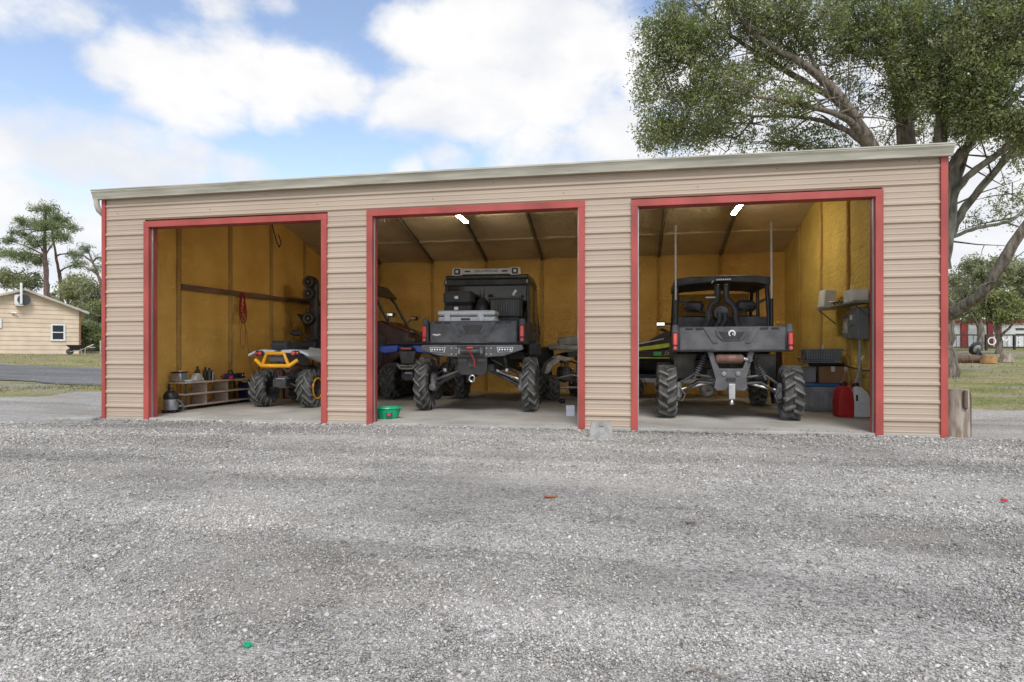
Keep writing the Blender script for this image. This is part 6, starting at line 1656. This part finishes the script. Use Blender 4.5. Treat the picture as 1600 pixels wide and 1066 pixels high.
for x0, z0, x1, z1 in ((-.5, eav - .19, xp, pk + .02), (HL + .5, eav - .19, xp, pk + .02)):
    d_ = .12
    rf = MB().add([(x0, -.35, z0), (x1, -.35, z1), (x1, 10.3, z1), (x0, 10.3, z0), (x0, -.35, z0 + d_), (x1, -.35, z1 + d_), (x1, 10.3, z1 + d_), (x0, 10.3, z0 + d_)], [(0, 1, 2, 3), (7, 6, 5, 4), (0, 4, 5, 1), (1, 5, 6, 2), (2, 6, 7, 3), (3, 7, 4, 0)]).build('roof_slope', 'roof_metal', hs)
    MB().add([(x0, -.38, z0 - .03), (x1, -.38, z1 - .03), (x1, -.38, z1 + d_ - .02), (x0, -.38, z0 + d_ - .02), (x0, -.352, z0 - .03), (x1, -.352, z1 - .03), (x1, -.352, z1 + d_ - .02), (x0, -.352, z0 + d_ - .02)], [(0, 1, 2, 3), (7, 6, 5, 4), (0, 4, 5, 1), (1, 5, 6, 2), (2, 6, 7, 3), (3, 7, 4, 0)]).build('rake_board', 'gutter_white', rf)
def hpt(px, py_):        # a point on the gable wall
    d = ray(px, py_); n_ = Vector((math.sin(ang), -math.cos(ang), 0)); t = (B - Vector(CAM)).dot(n_) / d.dot(n_); q = Vector(CAM) + d * t
    return ((q - B).x * math.cos(ang) + (q - B).y * math.sin(ang), q.z)
def house_window(p0, p1):
    (x0, z1), (x1, z0) = hpt(*p0), hpt(*p1)
    w_ = MB()
    for a, b, c_, d_ in ((x0, x1, z1 - .1, z1), (x0, x1, z0, z0 + .1), (x0, x0 + .1, z0 + .1, z1 - .1), (x1 - .1, x1, z0 + .1, z1 - .1), (x0 + .1, x1 - .1, (z0 + z1) / 2 - .03, (z0 + z1) / 2 + .03)): w_.b2((a, -.09, c_), (b, -.036, d_))
    w_ = w_.build('window', 'white_trim', hs)
    MB().b2((x0 + .1, -.055, z0 + .1), (x1 - .1, -.04, (z0 + z1) / 2 - .03)).build('pane', 'window_dark', w_); MB().b2((x0 + .1, -.06, (z0 + z1) / 2 + .03), (x1 - .1, -.045, z1 - .1)).build('pane', 'window_dark', w_)
house_window((79, 506), (102, 533)); house_window((-20, 497), (2.5, 513))
x_, z_ = hpt(35, 469); vf = MB().cbox((x_ - .12, -.18, z_), (.55, .3, .6), .04).build('wall_fan', 'white_trim', hs)
MB().lathe([(.001, -.12), (.3, -.12), (.33, -.05), (.33, .1)], (x_ + .06, -.3, z_), 'Y', 20).build('fan_shroud', 'window_dark', vf, smooth=True)
MB().b2((x_ - .36, -.5, z_ - .38), (x_ + .02, -.05, z_ - .32)).build('fan_bracket', 'white_trim', vf)
x_, z_ = hpt(32.5, 462); MB().b2((x_ - .06, -.56, z_ - .55), (x_ + .06, -.46, z_ + .75)).build('vent_pipe', 'white_trim', hs, bevel=.02)
x_, z_ = hpt(20, 489); fl = MB().cbox((x_, -.1, z_), (.2, .14, .1), .03).build('flood_light', 'white_trim', hs); MB().cbox((x_ + .12, -.18, z_ - .02), (.14, .12, .12), .04).build('lamp_head', 'white_trim', fl)
x_, z_ = hpt(124, 500); MB().b2((x_ - .02, -.12, zb), (x_ + .08, -.037, eav - .1)).build('corner_downspout', 'old_wood', hs)
# wheelbarrow, post
wp = cam_pt(122, 38.6)
wbw = thing('wheelbarrow', 'black wheelbarrow parked on the lawn by the house corner', 'wheelbarrow', (wp.x, wp.y, wp.z), ang)
MB().add([(-.62, -.32, .62), (.42, -.32, .62), (.42, .32, .62), (-.62, .32, .62), (-.3, -.2, .3), (.22, -.2, .3), (.22, .2, .3), (-.3, .2, .3)], [(4, 5, 6, 7), (0, 4, 7, 3), (1, 2, 6, 5), (0, 1, 5, 4), (2, 3, 7, 6)]).build('tray', 'bottle_black', wbw)
MB().lathe([(.001, -.05), (.12, -.05), (.2, -.035), (.2, .035), (.12, .05), (.001, .05)], (-.42, 0, .2), 'Y', 18).build('wheel', 'rubber', wbw, smooth=True)
for s in (-1, 1):
    MB().tube([(-.42, s * .07, .2), (.1, s * .2, .3), (.8, s * .28, .66)], .022, 6).build('handle', 'muddy_white', wbw, smooth=True)
    MB().tube([(.1, s * .22, .42), (.2, s * .24, .0), (.32, s * .24, .0), (.36, s * .22, .44)], .016, 6).build('leg', 'muddy_white', wbw, smooth=True)
wp = cam_pt(157, 42); o = thing('garden_post', 'thin white post standing in the grass by the thicket', 'post', (wp.x, wp.y, wp.z - .05)); MB().tube([(0, 0, 0), (0, 0, .85)], .045, 8).build('stake', 'muddy_white', o, smooth=True); MB().cbox((0, 0, .87), (.1, .1, .06), .02).build('cap', 'white_trim', o)
wp = cam_pt(144, 41); o = thing('garden_stool', 'small low stool on the lawn beyond the wheelbarrow', 'stool', (wp.x, wp.y, wp.z)); MB().cbox((0, 0, .42), (.3, .26, .06), .02).build('top', 'muddy_white', o)
for a in (-1, 1):
    for b in (-1, 1): MB().tube([(a * .11, b * .1, 0), (a * .1, b * .08, .4)], .015, 6).build('leg', 'frame_steel', o)

# ------------------------------------------------------------------ barn, fence and logs on the right
C0 = cam_pt(1478, 50); C1 = cam_pt(1690, 50)
u = C1 - C0; BL = u.xy.length; ba = math.atan2(u.y, u.x)
bz = C0.z - .2
barn = thing('red_barn', 'low red and white barn with pale roof beyond the fence', 'barn', (C0.x, C0.y, bz), ba)
bx_ = lambda px: (px - 1478) / F * 50 / math.cos(0)
ez = CAM[2] + (HY - 505) / F * 50 - bz
MB().b2((0, .2, 0), (BL, 7, ez)).build('wall', 'barn_white', barn)
for (p0, p1) in ((1503, 1513), (1544, 1566)): MB().b2((bx_(p0), .05, 0), (bx_(p1), .199, ez)).build('red_panel', 'barn_red', barn)
MB().b2((bx_(1548), -.0, ez + .02), (BL + .3, .5, ez + .42)).build('fascia', 'barn_red', barn)
MB().b2((bx_(1480), -.0, ez + .02), (bx_(1547.8), .5, ez + .22)).build('fascia', 'barn_red', barn)
MB().prism([(-.3, ez + .43), (7.4, ez + 1.6), (7.4, ez + 1.7), (-.3, ez + .53)], BL + .6, 'YZ', -.1).build('roof', 'roof_metal', barn)
MB().b2((bx_(1552.5), .02, 0), (bx_(1555), .049, ez)).build('trim_strip', 'white_trim', barn)
for p0, p1 in ((1515, 1527), (1531, 1543)):
    dw = MB().b2((bx_(p0), .12, 0), (bx_(p1), .198, ez - .15)).build('door', 'white_trim', barn); MB().b2((bx_(p0) + .1, .10, 1.0), (bx_(p1) - .1, .119, ez - .4)).build('door_panel', 'barn_white', dw)
for z in (.9, 1.35): MB().b2((bx_(1590), .15, z + .35), (bx_(1612), .199, z + .5)).build('louvre', 'window_dark', barn)
mat('fence_white', (.68, .7, .66), .5, var=.04)
F0 = cam_pt(1470, 44); F1 = cam_pt(1680, 44); u = F1 - F0; fa = math.atan2(u.y, u.x)
fn = thing('rail_fence', 'dark post and rail fence with white letters on its gate', 'fence', (F0.x, F0.y, F0.z), fa)
FL = u.xy.length; fx = lambda px: (px - 1470) / F * 44
for i, px in enumerate((1470, 1482, 1486, 1541, 1585, 1625, 1665)):
    MB().b2((fx(px) - .06, -.06, -.2), (fx(px) + .06, .06, 1.2)).build('post', 'fence_dark', fn)
for z in (1.12, .25): MB().b2((0, -.03, z), (FL, .03, z + .09)).build('rail', 'fence_dark', fn)
for i in range(24): MB().b2((.3 + i * .4 - .012, -.012, .341), (.3 + i * .4 + .012, .012, 1.119)).build('picket', 'fence_dark', fn)
for px, ch in ((1548.5, 'O'), (1570.5, 'M'), (1591, 'S')):
    text_mesh(ch, .82, 'fence_white', fn, (fx(px), -.08, .70), (R(90), 0, 0), name='white_letter', extrude=.01)
def lying_log(px, Z, L_, r0, rz, m, label, nm='cut_log'):
    p = cam_pt(px, Z)
    o = log_mesh(r0, r0 * .85, L_, px * .1).xform(Matrix.Translation((0, 0, r0 * .85)) @ Matrix.Rotation(rz, 4, 'Z') @ Matrix.Rotation(R(90), 4, 'Y')).build(nm, m, smooth=True)
    o.location = p; return tag(o, label, 'log', 'cut logs on the grass')
lying_log(1481, 30, .9, .13, .1, 'log_bark', 'thin brown log lying nearest the garage wall')
lying_log(1490, 29.5, .85, .22, -.1, 'log_bark', 'thick dark log between the thin log and the mower deck')
lying_log(1512, 29.3, .6, .2, .05, 'log_bark', 'short dark log touching the tipped black mower deck')
p = cam_pt(1545, 28.5); o = log_mesh(.34, .30, .34, 3.0).build('tree_stump', 'stump_orange', smooth=True); o.location = p; tag(o, 'orange freshly split stump on the grass', 'stump')
p = cam_pt(1572, 29); o = log_mesh(.30, .2, .42, 7.0).build('tree_stump', 'log_pale', smooth=True); o.location = p; tag(o, 'pale grey rounded stump beside the orange stump', 'stump')
p = cam_pt(1528, 30)
o = thing('mower_deck', 'black round mower deck tipped up among the cut logs', 'mower', p, .3)
MB().lathe([(.001, -.05), (.12, -.06), (.26, -.02), (.34, .06), (.34, .1), (.26, .04), (.001, .0)], (0, 0, 0), 'Y', 20).xform(Matrix.Translation((-.05, 0, .62)) @ Matrix.Rotation(.4, 4, 'X') @ Matrix.Rotation(-.25, 4, 'Y')).build('deck', 'bottle_black', o, smooth=True)
MB().lathe([(.05, -.075), (.2, -.05), (.21, -.04)], (0, 0, 0), 'Y', 18).xform(Matrix.Translation((-.08, -.01, .62)) @ Matrix.Rotation(.4, 4, 'X') @ Matrix.Rotation(-.25, 4, 'Y')).build('hub_plate', 'zinc', o, smooth=True)
MB().tube([(0, 0, .5), (.15, 0, .3), (.42, -.05, .12)], [.1, .1, .05], 8).tube([(.0, 0, .5), (-.1, 0, .2), (-.05, 0, 0)], [.1, .08, .06], 8).build('frame', 'bottle_black', o, smooth=True)
MB().lathe([(.05, -.06), (.15, -.06), (.17, 0), (.15, .06), (.05, .06)], (.2, -.1, .17), 'Y', 16).build('wheel', 'rubber', o, smooth=True)
